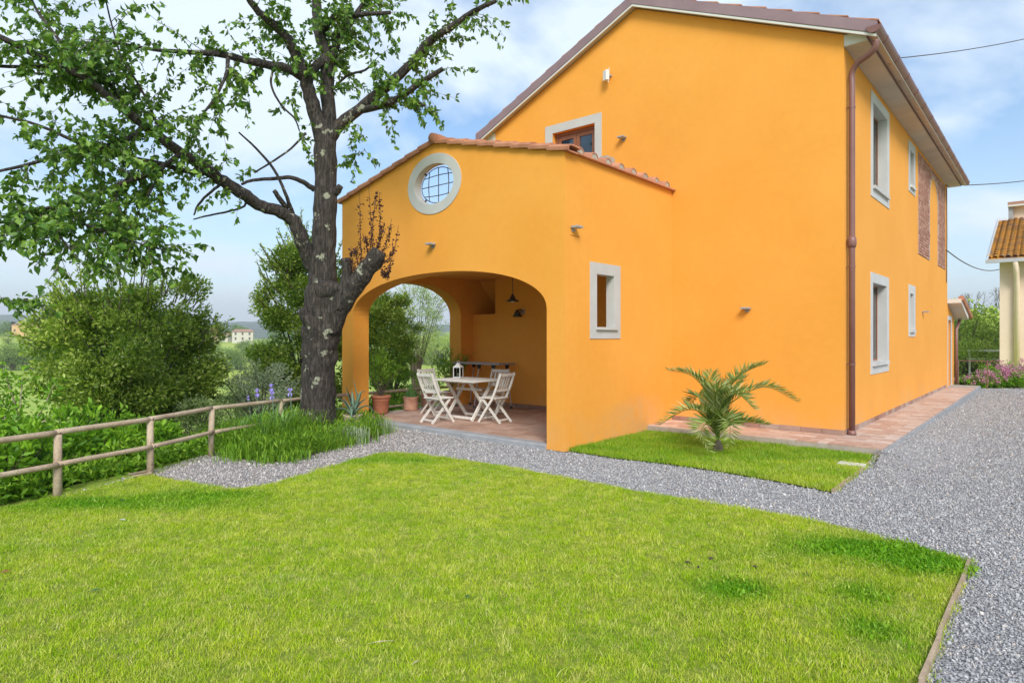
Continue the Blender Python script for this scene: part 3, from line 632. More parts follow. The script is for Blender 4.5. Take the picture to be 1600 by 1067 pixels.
# downpipe: from the gutter back to the wall, then down
pu, pv = UR + .078, 10.83
path = [(-2.03, 10.66, 6.03), (-2.04, 10.68, 5.93), (-2.13, 10.72, 5.86), (-2.30, 10.79, 5.80), (pu, pv, 5.68), (pu, pv, 5.5), (pu, pv, 3), (pu, pv, .2)]
dp = part(MB().tube([Vector(p) for p in catmull(path[:6], 4)] + [Vector(p) for p in path[6:]], .046, 14), 'downpipe', 'brown_metal', smooth=True)
part(MB().tube([(pu, pv, 3.0), (pu, pv, 3.05), (pu, pv, 3.12), (pu, pv, 3.18)], [.05, .066, .066, .05], 14), 'pipe_collar', 'brown_metal', dp, smooth=True)
part(MB().tube([(pu, pv, .2), (pu, pv, .16), (pu, pv, .133)], [.05, .062, .066], 14), 'pipe_shoe', 'brown_metal', dp, smooth=True)
for z_ in (5.15, 2.7, 1.2):
    part(MB().tube([(pu, pv, z_), (pu, pv, z_ + .025)], .052, 12).bar((pu, pv, z_ + .012), (UR, pv, z_ + .012), .02, .012), 'pipe_bracket', 'brown_metal', dp)
# side windows
def trimring(mb, fn, a0, a1, b0, b1, wl, wr_, wt, wb, t0, t1):
    return mb.plate([rect(a0 - wl, a1 + wr_, b0 - wb, b1 + wt), rect(a0, a1, b0, b1)], fn, t0, t1)
for i, (a0, a1, b0, b1) in enumerate(wins):
    big = a1 - a0 > 1; su = UR - .15
    wd = part(MB().plate([rect(a0 + .0015, a1 - .0015, b0 + .0015, b1 - .0015), rect(a0 + .04, a1 - .04, b0 + .05, b1 - .05)], fv, su, su - .04), 'window', 'wood_frame')
    trimring(t := MB(), fv, a0, a1, b0, b1, .16 if big else .18, .2 if big else .2, .165 if big else .18, .19 if big else .14, UR + .012, UR - .0005)
    part(t, 'stone_trim', 'trim', wd)
    lin = MB(); d_ = .012   # stone reveal lining
    lin.box(su + .002, UR + .011, a0 + .0005, a0 + d_, b0 + d_, b1 - d_).box(su + .002, UR + .011, a1 - d_, a1 - .0005, b0 + d_, b1 - d_).box(su + .002, UR + .011, a0 + .0005, a1 - .0005, b1 - d_, b1 - .0005).box(su + .002, UR + .011, a0 + .0005, a1 - .0005, b0 + .0005, b0 + d_)
    part(lin, 'reveal', 'trim', wd)
    part(MB().box(su - .02, UR + .055, a0 - .03, a1 + .03, b0 - .045, b0 + .013), 'sill', 'trim', wd)
    part(MB().box(su - .012, su - .008, a0 + .042, a1 - .042, b0 + .052, b1 - .052), 'pane', 'glass', wd)
    mid = (a0 + a1) / 2
    if big: part(MB().box(su - .052, su + .002, mid - .03, mid + .03, b0 + .06, b1 - .06), 'mullion', 'wood_frame', wd)
    mbc = MB(); 
    for k in range(22):
        x0 = a0 + (a1 - a0) * k / 22; x1 = a0 + (a1 - a0) * (k + 1) / 22; ua = su - .045 - .012 * (k % 2); ub = su - .045 - .012 * ((k + 1) % 2)
        mbc.add([(ua, x0, b0 + .02), (ub, x1, b0 + .02), (ub, x1, b1), (ua, x0, b1)], [(0, 1, 2, 3)])
    part(mbc, 'curtain', 'curtain', wd)
# french door of the terrace
df = part(MB().plate([rect(D0 + .002, D1 - .002, DB, DT - .002), rect(D0 + .065, D1 - .065, DB + .065, DT - .065)], fu, 10.78, 10.85), 'terrace_door', 'wood_frame')
part(MB().plate([rect(D0 - .19, D1 + .16, DB - .02, DT + .175), rect(D0, D1, DB, DT)], fu, 10.668, 10.6795), 'stone_trim', 'trim', df)
mid = (D0 + D1) / 2
for (a, b_) in ((D0 + .067, mid - .004), (mid + .004, D1 - .067)):
    part(MB().plate([rect(a, b_, DB + .067, DT - .07), rect(a + .075, b_ - .075, DB + .3, DT - .15)], fu, 10.795, 10.84), 'door_leaf', 'wood_frame', df)
    part(MB().box(a + .075, b_ - .075, 10.812, 10.82, DB + .3, DT - .15), 'pane', 'glass', df)
    part(MB().box(a + .03, b_ - .03, 11.35, 11.36, DB + .1, DT), 'blind', 'curtain', df)
# skirting tiles
def skirt(u0, v0, u1, v1, z0, z1, out=.012, par=None, n=None):
    L = math.hypot(u1 - u0, v1 - v0); n = n or max(1, int(L / .30)); du, dv = (u1 - u0) / L, (v1 - v0) / L; nu, nv = dv, -du
    for i in range(n):
        s0, s1 = L * i / n + .003, L * (i + 1) / n - .003; o1 = out + random.uniform(-.002, .002)
        p = [(u0 + du * s0, v0 + dv * s0), (u0 + du * s1, v0 + dv * s1)]
        mb = MB(); q = [(p[0][0], p[0][1]), (p[1][0], p[1][1]), (p[1][0] + nu * o1, p[1][1] + nv * o1), (p[0][0] + nu * o1, p[0][1] + nv * o1)]
        mb.add([(a, b, z) for z in (z0, z1 + random.uniform(-.003, .003)) for a, b in q], [(0, 1, 2, 3), (4, 5, 6, 7), (0, 1, 5, 4), (1, 2, 6, 5), (2, 3, 7, 6), (3, 0, 4, 7)])
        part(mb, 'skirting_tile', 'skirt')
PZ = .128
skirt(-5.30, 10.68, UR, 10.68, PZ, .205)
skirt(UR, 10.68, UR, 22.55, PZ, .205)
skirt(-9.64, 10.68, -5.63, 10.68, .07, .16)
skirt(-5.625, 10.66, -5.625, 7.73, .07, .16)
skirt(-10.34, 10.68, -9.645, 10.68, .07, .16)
# brick patch: courses of real bricks with the plastered arch left open
bu = UR + .002
Vb = []; Fb = []; rb = []
def arch_in(v, z): 
    vc, hw = 20.07, .69
    if abs(v - vc) > hw + .01: return False
    return z < 5.12 + math.sqrt(max(0, hw * hw - (v - vc) ** 2))
part(MB().plate([[(17.54, 3.57), (19.38, 3.57)] + [(20.07 + .69 * math.cos(a), 5.1 + .69 * math.sin(a)) for a in np.linspace(PI, 0, 12)] + [(20.76, 3.57), (22.3, 3.57), (22.3, 6.0), (17.54, 5.98)]], fv, UR + .001, UR + .008), 'brick_mortar', 'brick_mortar')
zc = 3.575; row = 0
while zc < 5.93:
    vv = 17.55 - (.065 if row % 2 else .19); 
    while vv < 22.3:
        hv = random.choice([.24, .24, .12]); v0_, v1_ = max(vv, 17.55), min(vv + hv, 22.29)
        if v1_ - v0_ > .03 and not (arch_in(v0_, zc) or arch_in(v1_, zc) or arch_in((v0_ + v1_) / 2, zc)):
            t = UR + .011 + random.uniform(0, .004); k = len(Vb)
            Vb += [(x - U0, y - V0, z) for x in (UR + .006, t) for y, z in ((v0_, zc), (v1_, zc), (v1_, zc + .055), (v0_, zc + .055))]
            Fb += [(k + 4, k + 5, k + 6, k + 7), (k, k + 1, k + 5, k + 4), (k + 1, k + 2, k + 6, k + 5), (k + 2, k + 3, k + 7, k + 6), (k + 3, k, k + 4, k + 7)]; rb += [random.random()] * 8
        vv += hv + .012
    zc += .067; row += 1
o = fastmesh('brickwork', np.array(Vb), np.array(Fb), 4, M['brick'], RO, np.array(rb)); o['kind'] = 'stuff'

# ---- porch
AZ, AR = 2.04, .685
def arch(a0, a1, z0, rise, n=28, e=2.15):
    c, h = (a0 + a1) / 2, (a1 - a0) / 2; out = []
    for i in range(n + 1):
        t = PI - PI * i / n; x = math.copysign(abs(math.cos(t)) ** (2 / e), math.cos(t)); y = abs(math.sin(t)) ** (2 / e); out.append((c + h * x, z0 + rise * y))
    return out
PL, PR, PF, PB = -10.70, -5.305, 7.348, 10.68; PC = -8.0
oc = [(-8.04 + .50 * math.cos(a), 4.23 + .355 * math.sin(a)) for a in np.linspace(0, 2 * PI, 49)[:-1]]
out_ = [(PL, 0), (-10.34, 0)] + arch(-10.34, -5.625, AZ, AR) + [(-5.625, 0), (PR, 0), (PR, 4.27), (PC, 4.915), (PL, 4.27)]
part(MB().plate([out_, oc], fu, PF, PF + .14), 'porch_wall', 'stucco')
part(MB().plate([out_[:-3] + [(PR, 3.09), (PL, 3.09)]], fu, PF + .1405, PF + .369), 'porch_wall', 'stucco')
W0, W1, WB, WT = 8.158, 8.683, 1.77, 2.60
part(MB().plate([rect(PF + .1405, PB - .001, 3.1, 4.27)], fv, PL, PL + .14), 'porch_wall', 'stucco')
part(MB().plate([[(PF + .1405, 3.1), (PF + .37, 3.1), (PF + .37, 0), (PB - .001, 0), (PB - .001, 4.27), (PF + .1405, 4.27)], rect(W0, W1, WB, WT)], fv, PR, PR - .14), 'porch_wall', 'stucco')
part(MB().plate([rect(PF + .37, PB - .001, 0, 3.09), rect(W0 - .12, W1 + .3, WB - .05, WT + .12)], fv, PR - .141, -5.625), 'porch_wall', 'stucco')
pw = part(MB().plate([rect(W0 - .17, W1 + .17, WB - .165, WT + .16), rect(W0, W1, WB, WT)], fv, PR + .012, PR - .0005), 'porch_window', 'trim')
l = MB(); d_ = .012; l.box(PR - .14, PR + .011, W0 + .0005, W0 + d_, WB + d_, WT - d_).box(PR - .14, PR + .011, W1 - d_, W1 - .0005, WB + d_, WT - d_).box(PR - .14, PR + .011, W0 + .0005, W1 - .0005, WT - d_, WT - .0005)
part(l, 'reveal', 'trim', pw)
part(MB().box(PR - .15, PR + .05, W0 - .02, W1 + .06, WB - .03, WB + .012), 'sill', 'trim', pw)
la = arch(PF + .3695, 10.28, 2.08, .69, e=2.1)
part(MB().plate([[(PF + .3695, 3.09)] + la + [(10.28, 0), (11.75, 0), (11.75, 3.09)]], fv, PL, -10.34), 'porch_wall', 'stucco')
# niche over the low wall beside the house corner
part(MB().box(-10.339, -9.641, 10.68, 11.0, 0, 2.14), 'porch_wall', 'stucco')
part(MB().box(-10.339, -9.641, 11.6, 11.74, 0, 3.0), 'porch_wall', 'stucco')
part(MB().plate([[(10.9, 2.93), (11.6, 2.2), (11.6, 2.32), (11.05, 2.93)]], fv, -10.338, -9.642), 'stair_soffit', 'stucco')
part(MB().box(-10.339, -5.626, PF + .37, PB - .001, 2.93, 3.10), 'porch_ceiling', 'stucco')
part(MB().box(-10.339, -9.642, PB, 11.74, 2.94, 3.10), 'porch_ceiling', 'stucco')
# oculus
oo = MB().plate([[(-8.04 + .665 * math.cos(a), 4.23 + .512 * math.sin(a)) for a in np.linspace(0, 2 * PI, 65)[:-1]], oc], fu, PF - .012, PF - .0005)
oc_o = part(oo, 'round_window', 'trim')
part(MB().plate([oc, [(-8.04 + .488 * math.cos(a), 4.23 + .343 * math.sin(a)) for a in np.linspace(0, 2 * PI, 49)[:-1]]], fu, PF - .011, PF + .139), 'reveal', 'trim', oc_o, smooth=False)
gm = MB(); vg = PF + .11
gm.tube([(-8.04 + .43 * math.cos(a), vg, 4.23 + .30 * math.sin(a)) for a in np.linspace(0, 2 * PI, 41)], .0075, 6, False)
for k in (-1, 0, 1):
    h = math.sqrt(.3 ** 2 - (k * .155) ** 2); gm.tube([(-8.04 + k * (.225 + .025 * (1 - (s) ** 2)), vg, 4.23 + s * h) for s in np.linspace(-1, 1, 9)], .0075, 6)
    gm.tube([(-8.04 + s * h * 1.43, vg + .012, 4.23 + k * (.155 + .02 * (1 - s ** 2))) for s in np.linspace(-1, 1, 9)], .0075, 6)
for a in (.25 * PI, .75 * PI, 1.25 * PI, 1.75 * PI): gm.bar((-8.04 + .42 * math.cos(a), vg, 4.23 + .29 * math.sin(a)), (-8.04 + .497 * math.cos(a), vg, 4.23 + .352 * math.sin(a)), .03, .012, (0, 1, 0))
part(gm, 'iron_grille', 'iron', oc_o)
# parapet coping on the gable
for sgn, nt_ in ((-1, 8), (1, 8)):
    Lh = 2.70 + .06; st = (4.915 - 4.27) / 2.7
    bd = MB().plate([[(PC, 4.918), (PC + sgn * (Lh + .02), 4.918 - st * (Lh + .02)), (PC + sgn * (Lh + .02), 4.94 - st * (Lh + .02)), (PC, 4.94)]], fu, PF - .035, PF + .22)
    part(bd, 'coping_board', 'terracotta_tile')
    for i in range(nt_):
        s0 = Lh * i / nt_; s1 = Lh * (i + 1.15) / nt_; s1 = min(s1, Lh + .05); lift = .0
        mb = MB(); zt0 = 4.945 - st * s0; zt1 = 4.945 - st * s1 + .028
        A, B = PC + sgn * s0, PC + sgn * s1
        prof = [(-.062, -.045), (-.070, .0), (-.055, .035), (.0, .05), (.06, .055), (.14, .055), (.24, .03), (.24, .012), (.14, .03), (.06, .033), (.0, .03), (-.045, .012), (-.052, -.045)]
        vs = [(A, PF + y, zt0 + z) for y, z in prof] + [(B, PF + y, zt1 + z) for y, z in prof]; n_ = len(prof)
        mb.add(vs, [(k, (k + 1) % n_, n_ + (k + 1) % n_, n_ + k) for k in range(n_)] + [tuple(range(n_)), tuple(range(n_, 2 * n_))])
        part(mb, 'coping_tile', 'terracotta_tile')
cap = MB().tube([(PC, PF - .09, 4.985), (PC, PF + .1, 4.99), (PC, PF + .25, 4.99)], [.085, .09, .08], 12); part(cap, 'ridge_cap', 'terracotta_tile', smooth=True)
# coping along the right-hand parapet: pan board and cover tiles with their ends to the outside
part(MB().plate([[(PR + .07, 4.272), (PR + .07, 4.295), (PR - .2, 4.34), (PR - .2, 4.272)]], fu, PF + .24, PB - .002), 'coping_board', 'terracotta_tile')
part(MB().plate([[(PL - .07, 4.272), (PL - .07, 4.295), (PL + .2, 4.34), (PL + .2, 4.272)]], fu, PF + .24, PB - .002), 'coping_board', 'terracotta_tile')
for v_ in (7.67, 8.05, 8.43, 8.82, 9.21, 9.6, 10.0, 10.39):
    n_ = 10; mb = MB(); vs = []
    for (u_, z_, r_) in ((PR + .055, 4.30, .10), (PR - .24, 4.37, .085)):
        for rr_ in (r_, r_ - .018):
            vs += [(u_, v_ + rr_ * math.cos(PI * k / n_), z_ + rr_ * math.sin(PI * k / n_) * .95) for k in range(n_ + 1)]
    m_ = n_ + 1; fs = []
    for k in range(n_):
        fs += [(k, k + 1, 2 * m_ + k + 1, 2 * m_ + k), (m_ + k, m_ + k + 1, 3 * m_ + k + 1, 3 * m_ + k), (k, k + 1, m_ + k + 1, m_ + k), (2 * m_ + k, 2 * m_ + k + 1, 3 * m_ + k + 1, 3 * m_ + k)]
    mb.add(vs, fs); ct = part(mb, 'cover_tile', 'terracotta_tile', smooth=False)
    vs = [(PR + .048, v_ + .082 * math.cos(PI * k / n_), 4.296 + .082 * math.sin(PI * k / n_) * .95) for k in range(n_ + 1)]
    part(MB().add(vs, [tuple(range(n_ + 1))]), 'mortar_plug', 'tile_end', ct)
# porch floor: slab, grey kerb, tiles
part(MB().box(-10.69, -5.63, PF + .02, PB - .01, -.02, .055), 'porch_slab', 'mortar')
kb = MB().box(-10.335, -5.628, PF - .045, PF + .16, -.02, .072, .012); part(kb, 'stone_kerb', 'slate')
def tiles(u0, u1, v0, v1, tw, td, z, mat, parent, off, stagger=True, gap=.006, name='tile', zb=.0):
    base = {}; nv = int(round((v1 - v0) / td)); td = (v1 - v0) / nv; cnt = 0
    for j in range(nv):
        a = u0 - (tw / 2 if (stagger and j % 2) else 0); 
        while a < u1 - .01:
            b_ = min(a + tw, u1); a_ = max(a, u0)
            if b_ - a_ > .03:
                key = round(b_ - a_, 3)
                if key not in base:
                    mb = MB().box(gap / 2, key - gap / 2, gap / 2, td - gap / 2, -.02, .0, .0025); o = mb.build(name, M[mat], parent); base[key] = o.data
                else:
                    o = bpy.data.objects.new(name, base[key]); C.objects.link(o); o.parent = parent
                o.location = (a_ - off[0], v0 + j * td - off[1], z + random.uniform(-.0015, .0015) - off[2]); cnt += 1
            a += tw
    return cnt
pf = part(MB().box(-10.69, -5.63, PF + .17, PB - .015, .052, .058), 'porch_floor', 'mortar')
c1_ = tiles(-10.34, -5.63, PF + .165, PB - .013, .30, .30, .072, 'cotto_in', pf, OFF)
# ---- annex behind the far corner
AX = MB().plate([[(VB + .31, 0), (24.5, 0), (24.5, 2.2), (VB + .31, 2.6)], rect(22.95, 23.65, .13, 2.12)], fv, UR, UR - .3); part(AX, 'annex_wall', 'stucco')
part(MB().box(-6, UR - .31, 24.2, 24.5, 0, 2.2), 'annex_wall', 'stucco')
dd = part(MB().box(UR - .12, UR - .08, 22.95, 23.65, .13, 2.12), 'annex_door', 'wood_frame')
part(MB().plate([rect(22.88, 23.83, .129, 2.25), rect(22.96, 23.64, .13, 2.12)], fv, UR + .015, UR - .0005), 'stone_trim', 'trim', dd)
rf = part(MB().plate([[(VB + .32, 2.62), (24.85, 2.16), (24.85, 2.28), (VB + .32, 2.74)]], fv, -6, -2.12), 'annex_roof', 'white')
for i in range(8):
    s0 = VB + .34 + i * .31; z0 = 2.75 - (s0 - VB - .32) * .198
    part(MB().tube([(-2.13, s0, z0 + .015), (-2.13, s0 + .36, z0 - .04)], [.075, .09], 8), 'verge_tile', 'terracotta_tile', rf)
part(MB().tube([(-2.35, 24.80, 2.16), (-2.36, 24.7, 2.05), (UR + .07, 24.42, 1.85), (UR + .07, 24.42, .14)], .045, 10), 'annex_downpipe', 'brown_metal', smooth=True)

# ------------------------------------------------------------------ pavement round the house
PO = (UR, 9.75, 0)
pav = MB().plate([[(PR + .003, 9.75), (-1.77, 9.75), (-1.77, 23.95), (UR + .001, 23.95), (UR + .001, 10.679), (PR + .003, 10.679)]], lambda a, b, t: (a, b, t), -.03, .112).build('pavement', M['mortar'], off=PO)
pav.location = W(PO[0], PO[1]); pav.rotation_euler = (0, 0, TH); tag(pav, kind='structure')
tiles(PR + .004, UR, 9.75, 10.665, .30, .152, PZ, 'cotto', pav, PO)
tiles(UR, -1.77, 9.75, 22.55, .345, .152, PZ, 'cotto', pav, PO)
MB().box(UR + .002, -1.772, 22.56, 23.94, .1, PZ + .001, .004).build('landing_slab', M['mortar'], pav, off=PO)
kb = MB().box(-1.769, -1.735, 9.75, 23.95, -.03, .122, .004).build('kerb_edge', M['slate'], pav, off=PO)

# ------------------------------------------------------------------ wall fixtures
def lamp_flat(loc_uv, z, face, label):
    """flat grey up-light: back plate, arm and slim slab head. face 'v' looks along -v, 'u' looks along +u"""
    rz = TH if face == 'v' else TH + PI / 2
    ro = empty('wall_lamp', W(loc_uv[0], loc_uv[1], z), rz, label, 'wall lamp', 'small grey wall lights on the house')
    MB().box(-.035, .035, -.012, 0, -.05, .03).build('back_plate', M['grey_metal'], ro)
    MB().box(-.07, .07, -.13, -.0125, 0, .028, .004).build('lamp_head', M['grey_metal'], ro)
    MB().box(-.055, .055, -.115, -.03, -.006, -.0005).build('lens', M['trim'], ro)
def onplane(px, py, u=None, v=None):
    t = (px - 800) / F
    if v is not None: u = -v * (.65 - .76 * t) / (.7597 + .6503 * t)
    else: v = -u * (.7597 + .6503 * t) / (.65 - .76 * t)
    p = W(u, v); return u, v, EYE + (HY - py) / F * p.y
for (px, py, kw, f, lab) in ((677, 383, dict(v=PF), 'v', 'flat grey wall light between the round window and the big arch'),
                        (974, 217, dict(v=10.68), 'v', 'flat grey wall light on the gable to the right of the terrace door'),
                        (1167, 483, dict(v=10.68), 'v', 'flat grey wall light on the lower gable wall above the palm'),
                        (895, 357, dict(u=PR), 'u', 'flat grey wall light on the porch side wall above the small window'),
                        (1441, 488, dict(u=UR), 'u', 'flat grey wall light on the long side wall past the narrow window')):
    u_, v_, z_ = onplane(px, py, **kw); lamp_flat((u_, v_), z_, f, lab)
u_, v_, z_ = onplane(955, 119, v=10.68)
sr = empty('motion_sensor', W(u_, v_, z_), TH, 'white sensor on a bracket high on the orange gable wall', 'sensor')
MB().bar((0, 0, 0), (-.02, -.09, 0), .035, .035).build('bracket', M['grey_metal'], sr)
b_ = MB().box(-.055, .055, -.16, -.085, -.11, .09, .015).build('housing', M['white_plastic'], sr); b_.rotation_euler = (0, 0, R(-25))
MB().tube([(.01, -.1, .08), (.01, -.1, .13)], .006, 6).build('antenna', M['white_plastic'], sr)
MB().tube([(-.01, -.1, -.12), (-.01, -.1, -.15)], .01, 6).build('cable_stub', M['white_plastic'], sr)
u_, v_, z_ = onplane(949, 252, u=PR - .42)
hb = empty('hollow_block', W(u_, v_, z_ - .06), TH, 'small grey hollow block peeping over the tiled porch parapet', 'block')
MB().plate([rect(-.07, .07, -.08, .12), rect(-.045, .045, -.05, .09)], fu, -.12, .12).build('block_shell', M['tile_end'], hb)

# pendant lamp and wall lamp in the porch
pl = at(801, 470, 11.6); pr_ = empty('pendant_lamp', pl, 0, 'black pendant lamp hanging under the porch ceiling', 'pendant lamp')
MB().lathe([(.0, .125), (.025, .12), (.03, .08), (.05, .065), (.055, .03), (.105, .01), (.125, -.012), (.12, -.014), (.1, .004), (.05, .022), (.0, .05)]).build('lamp_shade', M['black'], pr_, True)
MB().tube([(0, 0, .12), (0, 0, 2.93 - pl.z)], .006, 6).build('cord', M['black'], pr_)
MB().lathe([(0, -.03), (.025, -.025), (.035, 0), (.02, .03)]).build('bulb', M['white_plastic'], pr_, True)
u_, v_, z_ = onplane(817, 487, v=10.68); wl = empty('porch_wall_lamp', W(u_, v_, z_), TH, 'dark cone shaded wall lamp on the back wall of the porch', 'wall lamp')
MB().tube([(0, 0, 0), (0, -.02, 0)], .06, 16).build('back_plate', M['grey_metal'], wl)
MB().tube([(0, -.02, 0), (-.01, -.09, .05), (-.02, -.16, .02)], .012, 8).build('arm', M['black'], wl)
MB().lathe([(.015, .04), (.03, .03), (.105, -.115), (.1, -.117), (.02, .02)], (-.02, -.17, 0)).build('lamp_shade', M['black'], wl, True)
MB().lathe([(0, -.11), (.03, -.10), (.03, -.05)], (-.02, -.17, 0), 12).build('bulb', M['white_plastic'], wl, True)

# wires
def wire(p, q, sag, label, r=.009, mat='iron'):
    p, q = Vector(p), Vector(q); pts = [p.lerp(q, t) - Vector((0, 0, sag * 4 * t * (1 - t))) for t in np.linspace(0, 1, 17)]
    o = MB().tube([x - p for x in pts], r, 6).build('overhead_wire', M[mat]); o.location = p; tag(o, label, 'wire')
u_, v_, z_ = onplane(1338, 97, u=UR); wire(W(UR + .02, v_, z_), at(1680, 41, 15), .12, 'thin overhead wire leaving the eaves corner towards upper right', .008)
u_, v_, z_ = onplane(1477, 291, u=UR); wire(W(UR + .02, 22.4, z_), at(1700, 262, 30), .2, 'thin overhead wire from the far end of the eaves', .014)
wire(W(UR + .02, 22.5, EYE + (HY - 391) / F * 18.7), at(1561, 421, 25.9), .25, 'short sagging wire slung between the two houses', .016)
cd = MB().tube([W(UR + .03, 22.42, 5.95), W(UR + .04, 22.40, 4.6), W(UR + .03, 22.42, 3.2)], .012, 6).build('cable_conduit', M['iron']); tag(cd, 'grey cable running down the far corner of the brick patch', 'cable')

# ------------------------------------------------------------------ fence
fence_pts = [Vector((-5.45, 4.3, 0)), Vector((-5.05, 5.45, 0)), G(90, 775), G(235, 740), G(330, 712), Vector((-3.72, 10.2, -.05)), Vector((-3.36, 11.8, -.12)), Vector((-2.86, 13.3, -.2)), Vector((-2.07, 14.75, -.24)), Vector((-1.2, 16.3, -.28))]
fr_ = empty('log_fence', fence_pts[2], 0, 'low rustic fence of peeled log posts and two rails along the garden edge', 'fence')
for i, p in enumerate(fence_pts):
    h = .635; MB().tube([p + Vector((0, 0, -.15)), p + Vector((0, 0, h * .5)), p + Vector((random.uniform(-.01, .01), 0, h))], [.042, .039, .037], 12, wob=.06, seed=i).build('post', M['log'], fr_, True, off=fr_.location)
for i in range(len(fence_pts) - 1):
    a, b = fence_pts[i], fence_pts[i + 1]
    for h, r_ in ((.655, .031), (.33, .028)):
        d = (b - a).normalized(); nn = Vector((d.y, -d.x, 0)) * (.0 if h > .5 else .03)
        pts = [a.lerp(b, t) + Vector((0, 0, h + .004 * math.sin(3 * t + i))) + nn for t in np.linspace(-.02, 1.02, 9)]
        MB().tube(pts, [r_ * (1 + .02 * math.sin(3 * t + i)) for t in range(9)], 12, wob=.05, seed=i + 50).build('rail', M['log'], fr_, True, off=fr_.location)

# ------------------------------------------------------------------ garden furniture
FZ = .0725
def make_chair():
    t = empty('folding_chair', (0, 0, 0), 0, None, 'chair')
    for s in (-1, 1):
        x = s * .205
        long_ = [(x, -.29, .90), (x, -.20, .66), (x, -.09, .43), (x, .08, .20), (x, .22, 0)]
        mb = MB()
        for a, b in zip(long_[:-1], long_[1:]): 
            b2 = (Vector(b) + (Vector(b) - Vector(a)).normalized() * .006); mb.bar(a, b2 if b is not long_[-1] else b, .024, .042)
        mb.build('leg', M['furn'], t)
        MB().bar((s * .165, .17, .43), (s * .165, -.25, 0), .022, .04).build('leg', M['furn'], t)
    MB().bar((-.19, -.278, .87), (.19, -.278, .87), .018, .055).build('top_rail', M['furn'], t)
    MB().bar((-.19, -.168, .59), (.19, -.168, .59), .018, .045).build('lower_rail', M['furn'], t)
    for k in range(4):
        x = -.105 + k * .07; MB().bar((x, -.174, .605), (x, -.27, .85), .034, .01, (0, 1, 0)).build('back_slat', M['furn'], t)
    for k in range(6):
        y = -.16 + k * .068; MB().box(-.19, .19, y, y + .056, .437, .455, .004).build('seat_slat', M['furn'], t)
    MB().bar((-.15, .155, .42), (.15, .155, .42), .02, .03).bar((-.15, -.12, .42), (.15, -.12, .42), .02, .03).build('seat_rail', M['furn'], t)
    MB().bar((-.193, .165, .07), (.193, .165, .07), .018, .028).build('stretcher', M['furn'], t)
    MB().bar((-.15, -.2, .055), (.15, -.2, .055), .018, .028).build('stretcher', M['furn'], t)
    return t
ch0 = make_chair()
def place(o, uv, rz, label):
    p = W(uv[0], uv[1], FZ)
    if o is None: o = dup(ch0)
    o.location = p; o.rotation_euler = (0, 0, rz); o['label'] = label; o['group'] = 'cream folding chairs round the porch table'
# facing +v : rz = TH ; facing -u : TH+90 ; facing -v : TH+180 ; facing +u : TH-90
place(ch0, UV((-1.37, 11.62)), TH + R(-4), 'cream folding chair at the left front of the porch table, back towards the viewer')
place(None, UV((-.31, 11.66)), TH + PI / 2 + R(4), 'cream folding chair on the right of the porch table, nearest the kerb')
place(None, (-8.50, 9.33), TH + PI + R(5), 'cream folding chair behind the table in front of the grey folding rack')
place(None, (-9.50, 8.72), TH - PI / 2, 'cream folding chair at the far left of the table by the clay pots')
tu0, tu1, tv0, tv1 = -9.05, -7.98, 8.25, 9.10; tcu, tcv = (tu0 + tu1) / 2, (tv0 + tv1) / 2
tb = empty('garden_table', W(tcu, tcv, FZ), TH, 'cream wooden folding garden table with crossed legs in the porch', 'table')
hw, hd = (tu1 - tu0) / 2, (tv1 - tv0) / 2
for k in range(9):
    y0 = -hd + .05 + k * (2 * hd - .1) / 9; MB().box(-hw + .05, hw - .05, y0 + .002, y0 + (2 * hd - .1) / 9 - .002, .735, .752, .003).build('table_slat', M['furn'], tb)
MB().plate([rect(-hw, hw, -hd, hd), rect(-hw + .048, hw - .048, -hd + .048, hd - .048)], lambda a, b, t: (a, b, t), .728, .754).build('table_frame', M['furn'], tb)
for s in (-1, 1):
    x = s * .34
    MB().bar((x, -.27, 0), (x, .30, .73), .028, .055).build('leg', M['furn'], tb); MB().bar((x - s * .03, .27, 0), (x - s * .03, -.30, .73), .028, .055).build('leg', M['furn'], tb)
for y in (-.235, .235): MB().bar((-.33, y, .05), (.33, y, .05), .022, .045).build('stretcher', M['furn'], tb)
MB().bar((-.33, .0, .56), (.33, .0, .56), .022, .045).build('stretcher', M['furn'], tb)
MB().bar((-hw + .1, -.28, .71), (hw - .1, -.28, .71), .02, .03).bar((-hw + .1, .28, .71), (hw - .1, .28, .71), .02, .03).build('apron', M['furn'], tb)
# lantern on the table
lp = at(716, 589, 12.45); lp.z = FZ + .755
ln = empty('lantern', lp, TH + R(20), 'white metal lantern with a candle standing on the porch table', 'lantern')
MB().box(-.075, .075, -.075, .075, 0, .02, .003).build('base', M['white_plastic'], ln)
for sx_ in (-1, 1):
    for sy_ in (-1, 1): MB().box(sx_ * .068 - .007, sx_ * .068 + .007, sy_ * .068 - .007, sy_ * .068 + .007, .02, .2).build('corner_post', M['white_plastic'], ln)
for (a, b) in (((-.06, -.068), (.06, -.068)), ((-.06, .068), (.06, .068)), ((-.068, -.06), (-.068, .06)), ((.068, -.06), (.068, .06))):
    MB().bar((*a, .11), (*b, .11), .002, .17).build('pane', M['glass'], ln)
MB().box(-.078, .078, -.078, .078, .2, .215).build('top_frame', M['white_plastic'], ln)
MB().add([(-.078, -.078, .216), (.078, -.078, .216), (.078, .078, .216), (-.078, .078, .216), (-.03, -.03, .262), (.03, -.03, .262), (.03, .03, .262), (-.03, .03, .262)], [(0, 1, 5, 4), (1, 2, 6, 5), (2, 3, 7, 6), (3, 0, 4, 7), (4, 5, 6, 7)]).box(-.028, .028, -.028, .028, .2625, .285).build('lantern_roof', M['white_plastic'], ln)
MB().tube([(-.02, 0, .285), (-.025, 0, .315), (0, 0, .33), (.025, 0, .315), (.02, 0, .285)], .003, 6).build('ring', M['white_plastic'], ln)
